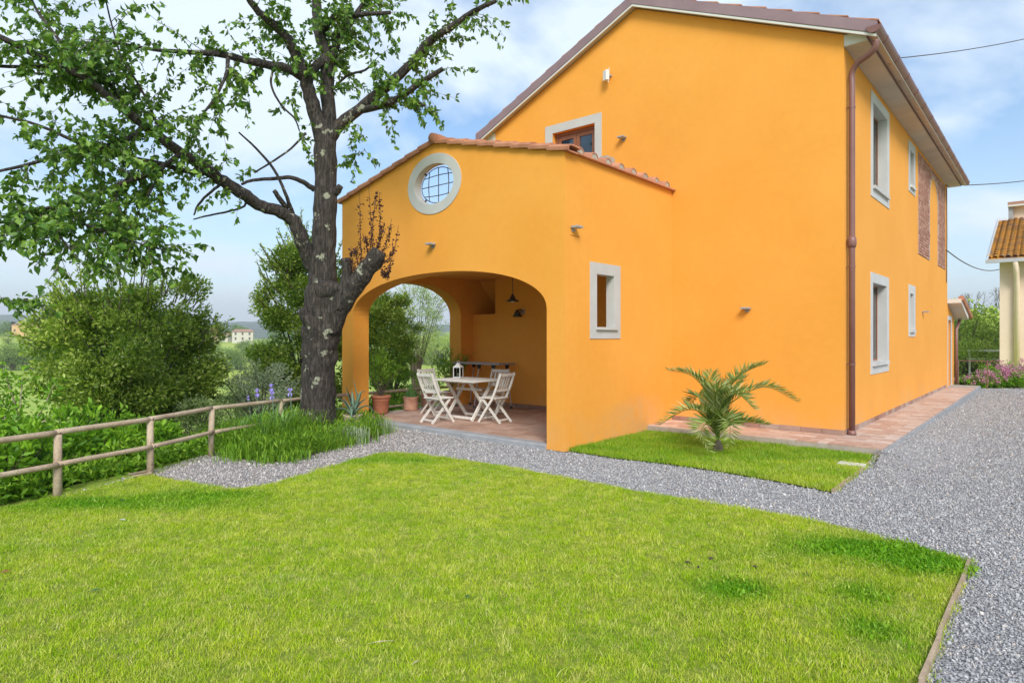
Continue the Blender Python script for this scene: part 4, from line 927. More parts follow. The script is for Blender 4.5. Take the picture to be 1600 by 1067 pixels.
MB().lathe([(0, .02), (.03, .02), (.03, .09), (0, .088)], n=14).build('candle', M['candle'], ln)
# folding rack along the back wall
rk = empty('folding_rack', W(-9.58, 10.22, FZ), TH, 'grey folding rack table with black brackets against the porch back wall', 'folding table')
MB().box(-.68, .68, -.24, .24, .965, .985, .004).build('rack_top', M['rack'], rk)
MB().plate([rect(-.70, .70, -.26, .26), rect(-.682, .682, -.242, .242)], lambda a, b, t: (a, b, t), .955, .99).build('rim', M['grey_metal'], rk)
for x, y, x2 in ((-.5, -.22, -.62), (.5, -.22, .62), (-.5, .22, -.62), (.5, .22, .62), (.08, -.22, -.06)):
    MB().tube([(x, y, .95), (x2, y, .03)], .011, 8).build('leg', M['rack'], rk)
    MB().add([(x - .06, y - .018, .954), (x + .06, y - .018, .954), (x + .02, y - .018, .86), (x - .02, y - .018, .86), (x - .06, y + .018, .954), (x + .06, y + .018, .954), (x + .02, y + .018, .86), (x - .02, y + .018, .86)], [(0, 1, 2, 3), (4, 5, 6, 7), (0, 1, 5, 4), (1, 2, 6, 5), (2, 3, 7, 6), (3, 0, 4, 7)]).build('bracket', M['black'], rk)
    MB().tube([(x2, y, 0), (x2, y, .03), (x2, y, .06)], [.035, .028, .016], 10).build('foot', M['black'], rk)
for sy_ in (-.22, .22): MB().tube([(-.57, sy_, .4), (.57, sy_, .4)], .008, 6).build('cross_bar', M['rack'], rk)

# ------------------------------------------------------------------ potted plants
def pot(loc, r, h, mat, label, rim=True, cat='flower pot', name='clay_pot'):
    ro = empty(name, loc, random.uniform(0, 6), label, cat)
    if rim: pr2 = [(0, 0), (r * .68, 0), (r * .72, h * .1), (r * .86, h * .72), (r * .90, h * .74), (r * .9, h * .76), (r * .88, h * .8), (r * .94, h * .86), (r * 1.02, h * .88), (r * 1.03, h * .97), (r * .98, h), (r * .88, h), (r * .86, h * .92), (0, h * .92)]
    else: pr2 = [(0, 0), (r * .9, 0), (r * .95, h * .05), (r * .9, h * .12), (r * .9, h * .6), (r * .96, h * .9), (r, h * .95), (r, h), (r * .88, h), (r * .87, h * .9), (0, h * .9)]
    MB().lathe(pr2, n=32).build('pot_body', M[mat], ro, True)
    MB().lathe([(r * .865, h * .925), (r * .5, h * .94), (0, h * .95)], n=24).build('soil', M['soil'], ro, True)
    MB().lathe([(r * .775, h * .34), (r * .81, h * .36), (r * .80, h * .39)], n=32).build('band', M[mat], ro, True)
    return ro
def bushy(name, base, spread, height, nstem, nleaf, lsz, mat, label, cat, seed, wr=.3, parent=None, upright=.6, group=None):
    """multi-stem bush: stems fan out from base, leaves along their outer part"""
    r = np.random.default_rng(seed); ro = parent or empty(name, base, 0, label, cat, group); Ps = []; Ds = []; st = MB(); o0 = Vector((0, 0, 0)) 
    for i in range(nstem):
        a = r.uniform(0, 2 * PI); rr_ = spread * math.sqrt(r.uniform(0, 1)); h = height * r.uniform(.65, 1.0) * (1 - .3 * (rr_ / spread) ** 2)
        tip = np.array([math.cos(a) * rr_, math.sin(a) * rr_, h]); midp = np.array([math.cos(a) * rr_ * .4, math.sin(a) * rr_ * .4, h * .55])
        pts = [np.zeros(3), midp, tip]; st.tube([Vector(p) for p in catmull(pts, 3)], [.008, .007, .006, .005, .004, .003, .002], 4, False)
        k = nleaf // nstem; t = r.uniform(.35, 1.0, k) ** .8; q = np.where(t[:, None] < .5, midp * (t[:, None] / .5), midp + (tip - midp) * ((t[:, None] - .5) / .5)); q = q + r.normal(0, lsz * .5, (k, 3))
        Ps.append(q); Ds.append(np.stack([r.normal(0, 1, k), r.normal(0, 1, k), r.normal(upright, .6, k)], 1) + tip / height * .5)
    st.build('stems', M['stem'], ro)
    P_ = np.concatenate(Ps); D_ = np.concatenate(Ds); leafobj('foliage', P_, D_, lsz * r.uniform(.6, 1.2, len(P_)), M[mat], ro, wr, seed)
    return ro
p1 = G(593, 646, FZ); p1.x = -2.66; pot(p1, .2, .37, 'pot', 'round terracotta pot with a banded rim holding a wispy shrub')
bushy('potted_oleander', p1 + Vector((0, 0, .34)), .55, 1.05, 26, 1300, .085, 'bed_leaf', 'wispy light green shrub growing in the round terracotta pot', 'plant', 31, .22, upright=.9)
p2 = G(642, 640, FZ); pot(p2, .17, .28, 'pot_old', 'weathered squat clay pot holding a small cactus', False)
ct = empty('cactus', p2 + Vector((0, 0, .25)), 0, 'small dark green columnar cactus in the squat clay pot', 'cactus')
for (x, y, h, r_) in ((0, 0, .30, .045), (.07, .02, .17, .038), (-.07, .01, .15, .038), (.02, -.07, .14, .035), (-.02, .07, .2, .036)):
    mb = MB(); n_ = 20; prof = [(0, 1), (h * .3, 1.05), (h * .7, 1.0), (h * .9, .8), (h, .3)]; k = 0
    vs = [(x + r_ * q * (1 + .12 * (j % 2)) * math.cos(2 * PI * j / n_), y + r_ * q * (1 + .12 * (j % 2)) * math.sin(2 * PI * j / n_), z) for z, q in prof for j in range(n_)]
    fs = [(i * n_ + j, i * n_ + (j + 1) % n_, (i + 1) * n_ + (j + 1) % n_, (i + 1) * n_ + j) for i in range(4) for j in range(n_)] + [tuple(4 * n_ + j for j in range(n_))]
    MB().add(vs, fs).build('column', M['cactus'], ct)
p3 = Vector((-1.93, 14.0, FZ)); p3 = W(-10.5, 9.42, FZ); pot(p3, .17, .3, 'pot_old', 'red clay pot standing behind the cactus, half hidden by a chair', True)
p4 = W(-10.45, 10.06, FZ); pot(p4, .18, .33, 'pot_old', 'large clay pot beside the far arch pier holding a leafy oleander', True)
bushy('potted_oleander', p4 + Vector((0, 0, .3)), .62, .95, 16, 620, .12, 'elder_leaf', 'open leafy oleander growing in the clay pot by the far pier', 'plant', 33, .22, upright=.6)
bushy('potted_oleander', p3 + Vector((0, 0, .27)), .4, .55, 12, 420, .09, 'bed_leaf', 'low leafy plant in the red clay pot behind the cactus', 'plant', 34, .25, upright=.6)
# agave
pa_ = Vector((-2.76, 11.0, -.0)); pot(pa_, .17, .29, 'pot_pale', 'pale stone pot holding the agave beside the orange pillar', False)
ag = empty('agave', pa_ + Vector((0, 0, .27)), 0, 'blue green agave with long pointed leaves beside the orange pillar', 'agave')
def strap(pts, wid, mat, parent, name='leaf', thick=.012):
    P_ = [Vector(p) for p in catmull(pts, 5)]; n_ = len(P_); vs = []; 
    for i, p in enumerate(P_):
        t = i / (n_ - 1); d = (P_[min(i + 1, n_ - 1)] - P_[max(i - 1, 0)]).normalized(); sd_ = d.cross(Vector((0, 0, 1))); 
        if sd_.length < .05: sd_ = d.cross(Vector((0, 1, 0)))
        sd_.normalize(); up_ = sd_.cross(d); w_ = wid * (.75 + .6 * t if t < .4 else (1 - ((t - .4) / .6) ** 1.6)) + .001
        vs += [p - sd_ * w_ + up_ * w_ * .45, p - up_ * thick * (1 - t), p + sd_ * w_ + up_ * w_ * .45, p + up_ * thick * .6 * (1 - t)]
    fs = []
    for i in range(n_ - 1):
        for j in range(4): fs.append((i * 4 + j, i * 4 + (j + 1) % 4, i * 4 + 4 + (j + 1) % 4, i * 4 + 4 + j))
    return MB().add(vs, fs).build(name, M[mat], parent, True)
for pts, wd in (([(0, 0, 0), (-.03, -.03, .2), (-.12, -.02, .52)], .055), ([(0, 0, 0), (.08, 0, .22), (.02, -.05, .66)], .04), ([(0, 0, 0), (.10, -.04, .2), (.17, -.08, .40), (.26, -.1, .42)], .045),
                ([(0, 0, 0), (.14, -.02, .13), (.3, -.06, .16), (.42, -.1, .03)], .04), ([(0, 0, 0), (-.15, -.06, .12), (-.28, -.1, .08), (-.34, -.12, -.12)], .045), ([(0, 0, 0), (-.12, .06, .16), (-.3, .12, .34)], .04),
                ([(0, 0, 0), (.02, -.1, .12), (.05, -.26, .12), (.06, -.34, -.02)], .04), ([(0, 0, 0), (-.02, .1, .2), (-.06, .2, .42)], .04), ([(0, 0, 0), (.1, .1, .18), (.22, .2, .3)], .04), ([(0, 0, 0), (-.06, -.04, .16), (-.17, -.07, .36)], .045)):
    strap(pts, wd, 'agave', ag)

# ------------------------------------------------------------------ cherry tree
TB = Vector((-3.17, 10.6, 0))
tree = empty('cherry_tree', TB, 0, 'old cherry tree with dark lichened trunk, cut limb and spreading leafy boughs', 'tree')
# limbs: (px, py, distance, radius in px at that distance)
trunk_l = [(498, 690, 10.6, 33), (497, 665, 10.6, 29), (497, 610, 10.6, 26), (499, 560, 10.6, 26), (502, 520, 10.6, 29), (503, 480, 10.6, 28), (504, 440, 10.6, 23), (505, 400, 10.6, 19.5), (508, 350, 10.6, 18), (509, 290, 10.6, 16.5), (508, 230, 10.6, 17), (507, 205, 10.6, 17)]
limbs = [
 [(507, 222, 10.6, 15), (497, 190, 10.55, 12.5), (487, 160, 10.5, 11), (478, 124, 10.4, 10), (470, 105, 10.35, 9), (455, 70, 10.2, 7.5), (432, 42, 10.0, 6.5), (405, 20, 9.8, 5.5), (380, -15, 9.6, 4.5)],
 [(474, 122, 10.4, 7.5), (455, 110, 10.2, 7), (425, 103, 9.9, 6.5), (385, 95, 9.6, 5.5), (345, 85, 9.3, 4.8), (300, 82, 9.0, 3.6), (240, 78, 8.6, 2.6), (190, 68, 8.3, 1.6), (140, 62, 8.0, .8)],
 [(484, 112, 10.4, 7), (500, 98, 10.6, 7), (520, 84, 10.8, 5)],
 [(511, 215, 10.6, 12), (513, 173, 10.65, 11), (512, 130, 10.7, 10.5), (512, 90, 10.75, 10), (500, 55, 10.8, 8.5), (496, 20, 10.9, 7.5), (494, -25, 11, 6.5), (488, -80, 11.1, 5)],
 [(513, 100, 10.7, 7.5), (528, 65, 10.8, 6), (545, 38, 10.9, 5), (570, 5, 11.1, 4), (590, -30, 11.2, 3)],
 [(498, 60, 10.8, 6), (520, 30, 10.6, 5), (560, 24, 10.4, 4), (610, 20, 10.2, 3)],
 [(512, 218, 10.6, 12), (530, 197, 10.6, 9.5), (552, 178, 10.55, 8.5), (590, 148, 10.5, 8), (625, 117, 10.4, 7), (652, 90, 10.3, 6.5), (674, 62, 10.2, 6), (712, 38, 10.1, 5), (740, 18, 10.0, 4), (775, 2, 9.9, 3)],
 [(565, 172, 10.55, 6), (595, 165, 10.3, 5.5), (625, 152, 10.2, 5), (655, 131, 10.1, 4.5), (692, 108, 9.95, 3.6)],
 [(625, 152, 10.2, 3), (645, 158, 10.0, 2.4), (664, 166, 9.9, 1.8)],
 # great left limb
 [(500, 440, 10.6, 13), (484, 405, 10.55, 12), (472, 372, 10.4, 11), (458, 346, 10.3, 10.5), (440, 332, 10.2, 9.5), (410, 322, 10.0, 9), (383, 306, 9.8, 9.5), (350, 284, 9.6, 9), (318, 262, 9.4, 8.5), (282, 238, 9.15, 8), (250, 215, 8.95, 7.5), (226, 197, 8.8, 7), (195, 172, 8.6, 6.5), (165, 148, 8.4, 6), (138, 125, 8.25, 5.5), (108, 110, 8.1, 5.3), (68, 92, 7.9, 5), (20, 68, 7.7, 4.5), (-40, 40, 7.5, 3.5)],
 [(322, 268, 9.4, 5), (290, 268, 9.2, 4.2), (258, 258, 9.0, 4), (201, 246, 8.7, 3.6), (150, 236, 8.4, 3.2), (110, 218, 8.2, 2.8), (60, 196, 8.0, 2.4), (0, 181, 7.8, 2)],
 [(285, 240, 9.15, 4.5), (258, 258, 8.9, 4), (225, 274, 8.6, 3.8), (181, 290, 8.3, 3.6), (140, 308, 8.0, 3.2), (95, 320, 7.7, 3), (40, 335, 7.4, 2.6), (-20, 355, 7.1, 2.2)],
 [(226, 197, 8.8, 4.5), (205, 214, 8.6, 4), (175, 226, 8.4, 3.6), (140, 236, 8.2, 3.2), (95, 243, 7.9, 3), (40, 258, 7.6, 2.6), (-20, 272, 7.4, 2)],
 [(195, 170, 8.6, 4.5), (185, 150, 8.7, 4), (170, 130, 8.7, 3.8), (150, 118, 8.6, 3.6), (110, 105, 8.4, 3.4), (60, 105, 8.1, 3), (0, 104, 7.9, 2.6), (-40, 100, 7.7, 2)],
 [(138, 122, 8.25, 3.5), (120, 95, 8.3, 3), (90, 60, 8.4, 2.6), (60, 20, 8.5, 2.2), (40, -20, 8.5, 1.6)],
 [(250, 212, 8.95, 2.2), (238, 175, 8.9, 2), (215, 130, 8.8, 1.8), (190, 90, 8.7, 1.6), (175, 40, 8.7, 1.3), (165, 0, 8.6, 1.1)],
 [(356, 92, 9.3, 3.4), (353, 118, 9.1, 2.6), (338, 150, 9.0, 2.2), (315, 182, 8.9, 1.8), (300, 205, 8.8, 1.4)],
 [(350, 284, 9.6, 2.8), (330, 300, 9.5, 2.2), (310, 320, 9.4, 1.8), (303, 336, 9.3, 1.2)],
 [(381, 300, 9.8, 2), (382, 322, 9.8, 1.8), (350, 332, 9.7, 1.6), (320, 338, 9.6, 1.4), (302, 343, 9.5, 1)],
 [(378, 288, 9.8, 2), (395, 282, 10, 2.6), (430, 279, 10.2, 3), (455, 278, 10.35, 3.4), (474, 285, 10.5, 3.8), (492, 297, 10.6, 4.5)],
 [(458, 335, 10.3, 3.4), (445, 300, 10.1, 2.6), (428, 265, 10.0, 2.2), (400, 232, 9.9, 1.8), (373, 207, 9.8, 1.2)],
 [(448, 326, 10.25, 4.2), (438, 312, 10.1, 4), (428, 298, 10.0, 3.6)],
 [(398, 270, 10.0, 1.4), (430, 250, 10.1, 1.6), (455, 232, 10.2, 1.6), (478, 208, 10.3, 2)],
 [(426, 108, 9.9, 2), (424, 135, 9.9, 1.8), (440, 165, 10, 1.6), (460, 185, 10.1, 1.4), (468, 205, 10.2, 1)],
 [(512, 150, 10.7, 2), (540, 120, 10.4, 2), (570, 110, 10.2, 1.8), (585, 95, 10.1, 1.4)],
 [(100, 330, 7.7, 2.2), (130, 350, 7.6, 2), (165, 362, 7.6, 1.8), (210, 378, 7.6, 1.4), (250, 390, 7.6, 1)],
 [(181, 290, 8.3, 2.2), (180, 320, 8.1, 2), (170, 345, 8.0, 1.6), (190, 375, 7.9, 1.2)],
 [(258, 258, 9.0, 2.2), (240, 290, 8.7, 1.8), (220, 325, 8.5, 1.4)],
 [(60, 330, 7.5, 2), (85, 360, 7.3, 1.7), (110, 390, 7.2, 1.3)],
]
stubs = [[(510, 515, 10.55, 22), (528, 482, 10.5, 18), (553, 448, 10.4, 15), (573, 422, 10.35, 14.5), (588, 401, 10.3, 14), (594, 392, 10.3, 11)],
 [(530, 480, 10.5, 18), (540, 445, 10.4, 10), (543, 425, 10.4, 8.5), (540, 404, 10.4, 8)],
 [(500, 508, 10.5, 16), (484, 500, 10.4, 12), (475, 490, 10.35, 8), (474, 481, 10.35, 5)],
 [(512, 305, 10.6, 8), (525, 300, 10.55, 6.5), (532, 291, 10.5, 4.5)],
 [(505, 455, 10.5, 22), (530, 452, 10.4, 9), (548, 462, 10.35, 8)]]
def limbtube(L, mb, n=10, sub=3, wob=0, seed=0, jit=.0):
    q = catmull([(*at(a, b, c), r_ * c / F) for a, b, c, r_ in L], sub); rr_ = random.Random(seed)
    pts = [Vector(p[:3]) + (Vector((rr_.gauss(0, jit), rr_.gauss(0, jit), rr_.gauss(0, jit))) * p[3] if 0 < i < len(q) - 1 else Vector((0, 0, 0))) for i, p in enumerate(q)]
    mb.tube(pts, [max(p[3], .004) for p in q], n, True, wob, seed); return pts, [p[3] for p in q]
mb = MB(); limbtube(trunk_l, mb, 32, 8, .13, 3)
o = mb.build('trunk', M['bark'], tree, True, off=TB)
mb = MB()
for i, s in enumerate(stubs): 
    m1 = MB(); limbtube(s, m1, 20, 6, .16, 20 + i); m1.build('cut_limb', M['bark'], tree, True, off=TB)
limbpts = []
for i, Lm in enumerate(limbs):
    m1 = MB(); pts, rr2 = limbtube(Lm, m1, 12 if Lm[0][3] > 6 else 7, 4, .07, i, .08); m1.build('bough', M['bark'], tree, True, off=TB); limbpts.append((pts, rr2))
# leafy twigs. region weights: leafy where the photograph has leaves, bare by the trunk
leafy = {0: (.35, 1), 1: (.2, 1), 2: (.5, 1), 3: (.25, 1), 4: (.2, 1), 5: (0, 1), 6: (.3, 1), 7: (.2, .85), 8: (.5, .7), 9: (.32, 1), 10: (.1, 1), 11: (.15, 1), 12: (.05, 1), 13: (.0, 1), 14: (0, 1), 15: (.05, 1), 16: (.0, 1), 23: (.7, 1), 24: (.0, 1), 25: (.0, 1), 26: (.1, 1), 27: (.2, 1), 28: (.1, 1)}
dens = {0: 22, 1: 22, 2: 6, 3: 22, 4: 20, 5: 20, 6: 26, 7: 9, 8: 3, 9: 26, 10: 19, 11: 34, 12: 30, 13: 36, 14: 26, 15: 20, 16: 15, 23: 1, 24: 6, 25: 22, 26: 12, 27: 10, 28: 12}
r = np.random.default_rng(12); LP = []; LD = []; LL = []; tw = MB()
def spray(p0, d0, length, nl, size=.106):
    """a drooping twig with leaves hanging alternately"""
    pts = [Vector(p0)]; d = Vector(d0).normalized()
    k = 5
    for i in range(k):
        d = (d + Vector((0, 0, -.10)) + Vector(r.normal(0, .13, 3))).normalized(); pts.append(pts[-1] + d * length / k)
    tw.tube(pts, [.005, .0045, .004, .003, .0025, .002], 4, False)
    for j in range(nl):
        t = (j + r.uniform(0, 1)) / nl * k * .95 + .05 * k; i = min(int(t), k - 1); p = pts[i].lerp(pts[i + 1], t - i); dd = (pts[i + 1] - pts[i]).normalized()
        side = dd.cross(Vector(r.normal(0, 1, 3))); side.normalize(); ld = side * .75 + dd * .35 + Vector((0, 0, -.62))
        # clusters of two or three leaves per spur
        for q in range(r.integers(1, 5)):
            l2 = ld + Vector(r.normal(0, .35, 3)); LP.append(tuple(p + Vector(r.normal(0, .018, 3)))); LD.append(tuple(l2)); LL.append(size * r.uniform(.55, 1.15))
for i, (pts, rr2) in enumerate(limbpts):
    if i not in leafy: continue
    a, b = leafy[i]; n_ = len(pts)
    for j in range(int(dens[i] * 1.5)):
        t = r.uniform(a, b) * (n_ - 1.001); k = int(t); p = pts[k].lerp(pts[k + 1], t - k); dd = (pts[k + 1] - pts[k]).normalized()
        side = dd.cross(Vector(r.normal(0, 1, 3))); side.normalize(); d0 = side * .9 + dd * .6 + Vector((0, 0, r.uniform(-.3, .35)))
        spray(p, d0, r.uniform(.3, .9), int(r.integers(7, 14)))
    # terminal spray
    spray(pts[-1], (pts[-1] - pts[-2]), .5, 12)
for (px, py, Y_, n_) in ((45, 470, 7.3, 2), (70, 462, 7.3, 1), (130, 388, 7.3, 2), (555, 250, 10.3, 2), (570, 235, 10.3, 2), (545, 210, 10.4, 2), (470, 215, 10.4, 1), (455, 155, 10.2, 2), (345, 265, 9.5, 1), (370, 278, 9.8, 1), (560, 195, 10.2, 2)):
    for q in range(n_): spray(at(px, py, Y_), (r.uniform(-.6, .6), r.uniform(-.3, .3), r.uniform(-.5, .2)), .35, 9)
spray(at(-20, 462, 7.2), (1, .1, .05), .55, 16, .1)
tw.build('twigs', M['twig'], tree, off=TB)['kind'] = 'stuff'
LP = np.array(LP) - np.array(TB)
# split light/dark by clump
V_, F_, rv_ = leaves(LP, np.array(LD), np.array(LL), .6, .3, 5)
o = fastmesh('foliage', V_, F_, 3, M['cherry_leaf'], tree, rv_); o['kind'] = 'stuff'
print('cherry leaves', len(LP))
# dead shoots with dried buds on the cut limb
sh = MB(); BP = []; 
for k, (x0, y0, x1, y1, x2, y2) in enumerate(((565, 412, 563, 365, 562, 300), (582, 388, 580, 350, 576, 290), (592, 385, 594, 345, 593, 302), (555, 425, 548, 405, 549, 385), (598, 395, 606, 372, 612, 342), (600, 410, 614, 395, 623, 352), (598, 425, 605, 431, 612, 405), (575, 395, 572, 378, 571, 372), (588, 388, 597, 365, 600, 350), (560, 418, 556, 395, 553, 388), (578, 392, 586, 320, 590, 298), (596, 420, 603, 428, 620, 380))):
    q = [Vector(p) for p in catmull([tuple(at(x0, y0, 10.3)), tuple(at(x1, y1, 10.25 + .05 * math.sin(k))), tuple(at(x2, y2, 10.2))], 6)]; sh.tube(q, np.linspace(.008, .003, len(q)).tolist(), 5, False)
    for p in q[:-2]:
        for _ in range(int(r.integers(5, 12))): BP.append(tuple(p + Vector(r.normal(0, .02, 3))))
sh.build('dead_shoots', M['dry_bud'], tree, off=TB)
BP = np.array(BP) - np.array(TB); leafobj('dried_buds', BP, r.normal(0, 1, BP.shape), r.uniform(.025, .05, len(BP)), M['dry_bud'], tree, .8, 6)

# ------------------------------------------------------------------ shrubs and trees
def crown(name, base, cz, rx, ry, rz, nleaf, lsz, mat, label, cat='shrub', seed=1, wr=.45, clumps=90, stemh=None, shoots=40, group=None, trunkr=.06, clr=.24):
    """evergreen crown: leaves gathered in clumps through an ellipsoid with a broken outline, on stems that reach them"""
    r = np.random.default_rng(seed); ro = empty(name, base, 0, label, cat, group); st = MB()
    c = np.array([0, 0, cz]); a = unit(r.normal(size=(clumps, 3))); rad_ = r.uniform(.35, 1.0, clumps) ** .6
    wob = np.array([1 + .28 * noise.noise(Vector(q * 1.7 + np.array([seed, 0, 0]))) for q in a])
    cc = c + a * rad_[:, None] * wob[:, None] * np.array([rx, ry, rz]) * .88
    cr_ = clr * min(rx, rz) * r.uniform(.6, 1.25, clumps); wt = cr_ ** 2 * (.3 + rad_ ** 2); wt /= wt.sum(); which = r.choice(clumps, nleaf, p=wt)
    off = unit(r.normal(size=(nleaf, 3))) * (r.random(nleaf)[:, None] ** .45) * cr_[which][:, None] * np.array([1.1, 1.1, .8]); P_ = cc[which] + off
    D_ = off / cr_[which][:, None] * .5 + (P_ - c) / np.array([rx, ry, rz]) * .3 + r.normal(0, .75, (nleaf, 3)) + np.array([0, 0, .2])
    tone = np.clip(r.normal(.42, .24, nleaf) + (r.random(clumps) * .5 - .25)[which], 0, 1)
    S_ = [P_]; DD = [D_]; TT = [tone]; LL_ = [lsz * r.uniform(.6, 1.2, nleaf)]
    for k in range(shoots):   # young shoots that break the outline
        d = unit(r.normal(size=(1, 3)))[0]; d[2] = abs(d[2]) * .9 + .1; d /= np.linalg.norm(d); s0 = c + d * np.array([rx, ry, rz]) * .9; dr = d * .9 + np.array([0, 0, .45]) + r.normal(0, .2, 3); dr /= np.linalg.norm(dr)
        Ls = r.uniform(.08, .24) * rz; m_ = int(8 + Ls / lsz * 4); t = r.random(m_); S_.append(s0 + dr * (t * Ls)[:, None] + r.normal(0, lsz * .25, (m_, 3))); DD.append(dr + r.normal(0, .6, (m_, 3))); TT.append(np.clip(r.normal(.65, .15, m_), 0, 1)); LL_.append(lsz * r.uniform(.6, 1, m_))
        st.tube([s0 - dr * .15, s0 + dr * Ls], [.006 * rz, .003 * rz], 4, False)
    for k in range(min(clumps, 28)):
        q = cc[k]; st.tube([Vector((r.normal(0, .06), r.normal(0, .06), -.2)), Vector((q[0] * .25, q[1] * .25, cz * .5)), Vector(q)], [trunkr * .55, trunkr * .4, trunkr * .12], 5, False)
    MB().tube([(0, 0, -.6), (.02, 0, cz * .3), (0, .02, cz * .8)], [trunkr * 1.2, trunkr, trunkr * .5], 8).build('trunk', M['stem'], ro, True)
    st.build('branches', M['stem'], ro)
    leafobj('crown', np.concatenate(S_), np.concatenate(DD), np.concatenate(LL_), M[mat], ro, wr, seed, np.concatenate(TT)); return ro
def tz(x, y): return float(terr(np.array(x), np.array(y)))
def C2(px, Y_): x = (px - 800) / F * Y_; return Vector((x, Y_, tz(x, Y_)))
def crown_px(name, px0, px1, py0, py1, Y_, **k):
    """crown that spans these pixels at distance Y_, rooted on the land below"""
    b = C2((px0 + px1) / 2, Y_); zt = EYE + (HY - py0) / F * Y_; zb = EYE + (HY - py1) / F * Y_; rx = (px1 - px0) / 2 / F * Y_
    return crown(name, b, (zt + zb) / 2 - b.z, rx, k.pop('ry', rx), (zt - zb) / 2, **k)
crown_px('laurel_shrub', 62, 345, 418, 690, 11.2, nleaf=50000, lsz=.08, mat='laurel_leaf', label='big rounded evergreen shrub behind the fence, left of the cherry tree', seed=41, clumps=190, shoots=150, clr=.19, wr=.5)
crown_px('laurel_shrub', 398, 560, 350, 690, 14.0, nleaf=42000, lsz=.078, mat='laurel_leaf', label='tall evergreen shrub right behind the cherry trunk', seed=42, clumps=170, shoots=80, clr=.22, wr=.5)
crown_px('laurel_shrub', 545, 660, 452, 620, 17.2, nleaf=22000, lsz=.085, mat='laurel_leaf', label='dark evergreen shrub seen through the porch arches', seed=43, clumps=90, shoots=40)
crown_px('olive_tree', 600, 700, 440, 570, 22, nleaf=6500, lsz=.09, mat='olive_leaf', label='airy grey green tree seen through the arch with sky between its twigs', cat='tree', seed=44, clumps=60, shoots=60, wr=.25, clr=.3)
crown_px('wild_shrub', 575, 650, 545, 650, 15.6, nleaf=4500, lsz=.06, mat='bed_leaf', label='light green bush just outside the left arch behind the round pot', seed=45, clumps=60)
crown_px('silver_shrub', 345, 470, 565, 680, 12.6, nleaf=9000, lsz=.055, mat='silver_leaf', label='silvery green shrub behind the fence between the evergreens', seed=46, clumps=80, wr=.3)
crown_px('silver_shrub', 250, 370, 620, 720, 10.6, nleaf=8000, lsz=.05, mat='olive_leaf', label='pale grey green bush low behind the fence, right of the broad leaved hedge', seed=47, clumps=80, wr=.35)
crown_px('silver_shrub', 330, 430, 600, 690, 14.5, nleaf=6000, lsz=.06, mat='olive_leaf', label='pale bush further down the slope behind the third fence post', seed=48, clumps=70, wr=.35)
# broad leaved hedge on the left (elder): big leaves
for k, (x0, x1, y0, y1, Y_, n_, lab) in enumerate(((-90, 90, 650, 850, 6.9, 2600, 'broad leaved bright green bush at the left edge, nearest the camera'), (40, 235, 640, 800, 8.4, 3600, 'broad leaved bright green bush behind the first fence post'), (-120, 60, 640, 780, 9.0, 2500, 'bright green bush further back at the left edge'), (150, 270, 655, 760, 8.9, 2400, 'bright green bush between the first and second fence posts'))):
    crown_px('elder_bush', x0, x1, y0, y1, Y_, nleaf=n_, lsz=.135, mat='elder_leaf', label=lab, seed=60 + k, clumps=70, wr=.42, shoots=26, ry=.75, clr=.3)
# thin sapling with pale trunk
sp_ = C2(48, 8.6); sapl = empty('sapling', sp_, 0, 'thin sapling with a pale stem and sparse fresh leaves at the left', 'young tree'); SP = []; SD = []
mbs = MB()
for (x0, y0, x1, y1, x2, y2) in ((20, 760, 28, 690, 35, 590), (22, 720, 5, 640, -15, 600), (28, 690, 60, 650, 85, 600), (30, 660, 20, 620, 5, 575), (24, 705, 50, 668, 115, 640)):
    q = [Vector(p) - sp_ for p in catmull([tuple(at(x0, y0, 8.6)), tuple(at(x1, y1, 8.5)), tuple(at(x2, y2, 8.4))], 5)]; mbs.tube(q, np.linspace(.02, .005, len(q)).tolist(), 6, False)
    for p in q[3:]:
        for _ in range(16): SP.append(tuple(p + Vector(r.normal(0, .07, 3)))); SD.append(tuple(r.normal(0, 1, 3)))
mbs.build('stem', M['pot_pale'], sapl); leafobj('leaves', np.array(SP), np.array(SD), r.uniform(.06, .11, len(SP)), M['elder_leaf'], sapl, .45, 9)

# ---- distant trees: three kinds, copied
def far_tree(seed, mat, h, w_, n_, name='tree', cyp=False):
    return crown(name, Vector((0, 0, 0)), h * .55, w_, w_, h * .5, nleaf=n_, lsz=.05 * h if not cyp else .045 * h, mat=mat, label='x', cat='tree', seed=seed, clumps=46, shoots=0, wr=.7, trunkr=.03 * h, clr=.42)
protos = [far_tree(81, 'far_leaf', 8, 4.6, 2400), far_tree(82, 'far_leaf_pale', 7, 4.2, 2400), far_tree(83, 'far_leaf', 10, 5, 2800), far_tree(84, 'cypress_leaf', 12, 1.5, 2400, cyp=True)]
used = [False] * 4
def far(kind, px, Y_, s, label, group, dz=0):
    o = protos[kind] if not used[kind] else dup(protos[kind]); used[kind] = True
    p = C2(px, Y_); o.location = p + Vector((0, 0, -.4 + dz)); o.rotation_euler = (0, 0, random.uniform(0, 6)); o.scale = (s * random.uniform(.85, 1.2), s * random.uniform(.85, 1.2), s * random.uniform(.85, 1.1)); o['label'] = label
    if group: o['group'] = group
    elif 'group' in o: del o['group']
    return o
rd = random.Random(5)
for i in range(20):
    far(rd.choice((0, 0, 1, 2)), -60 + i * 27 + rd.uniform(-8, 8), 200 + rd.uniform(-12, 18) + (i > 12) * 20, rd.uniform(.8, 1.25), 'rounded tree in the hedgerow across the valley field', 'trees of the valley hedgerow')
for i in range(16):
    far(rd.choice((0, 1, 1, 2)), -60 + i * 36 + rd.uniform(-12, 12), 285 + rd.uniform(-25, 30), rd.uniform(.7, 1.2), 'tree on the far hillside below the ridge houses', 'trees on the far hillside')
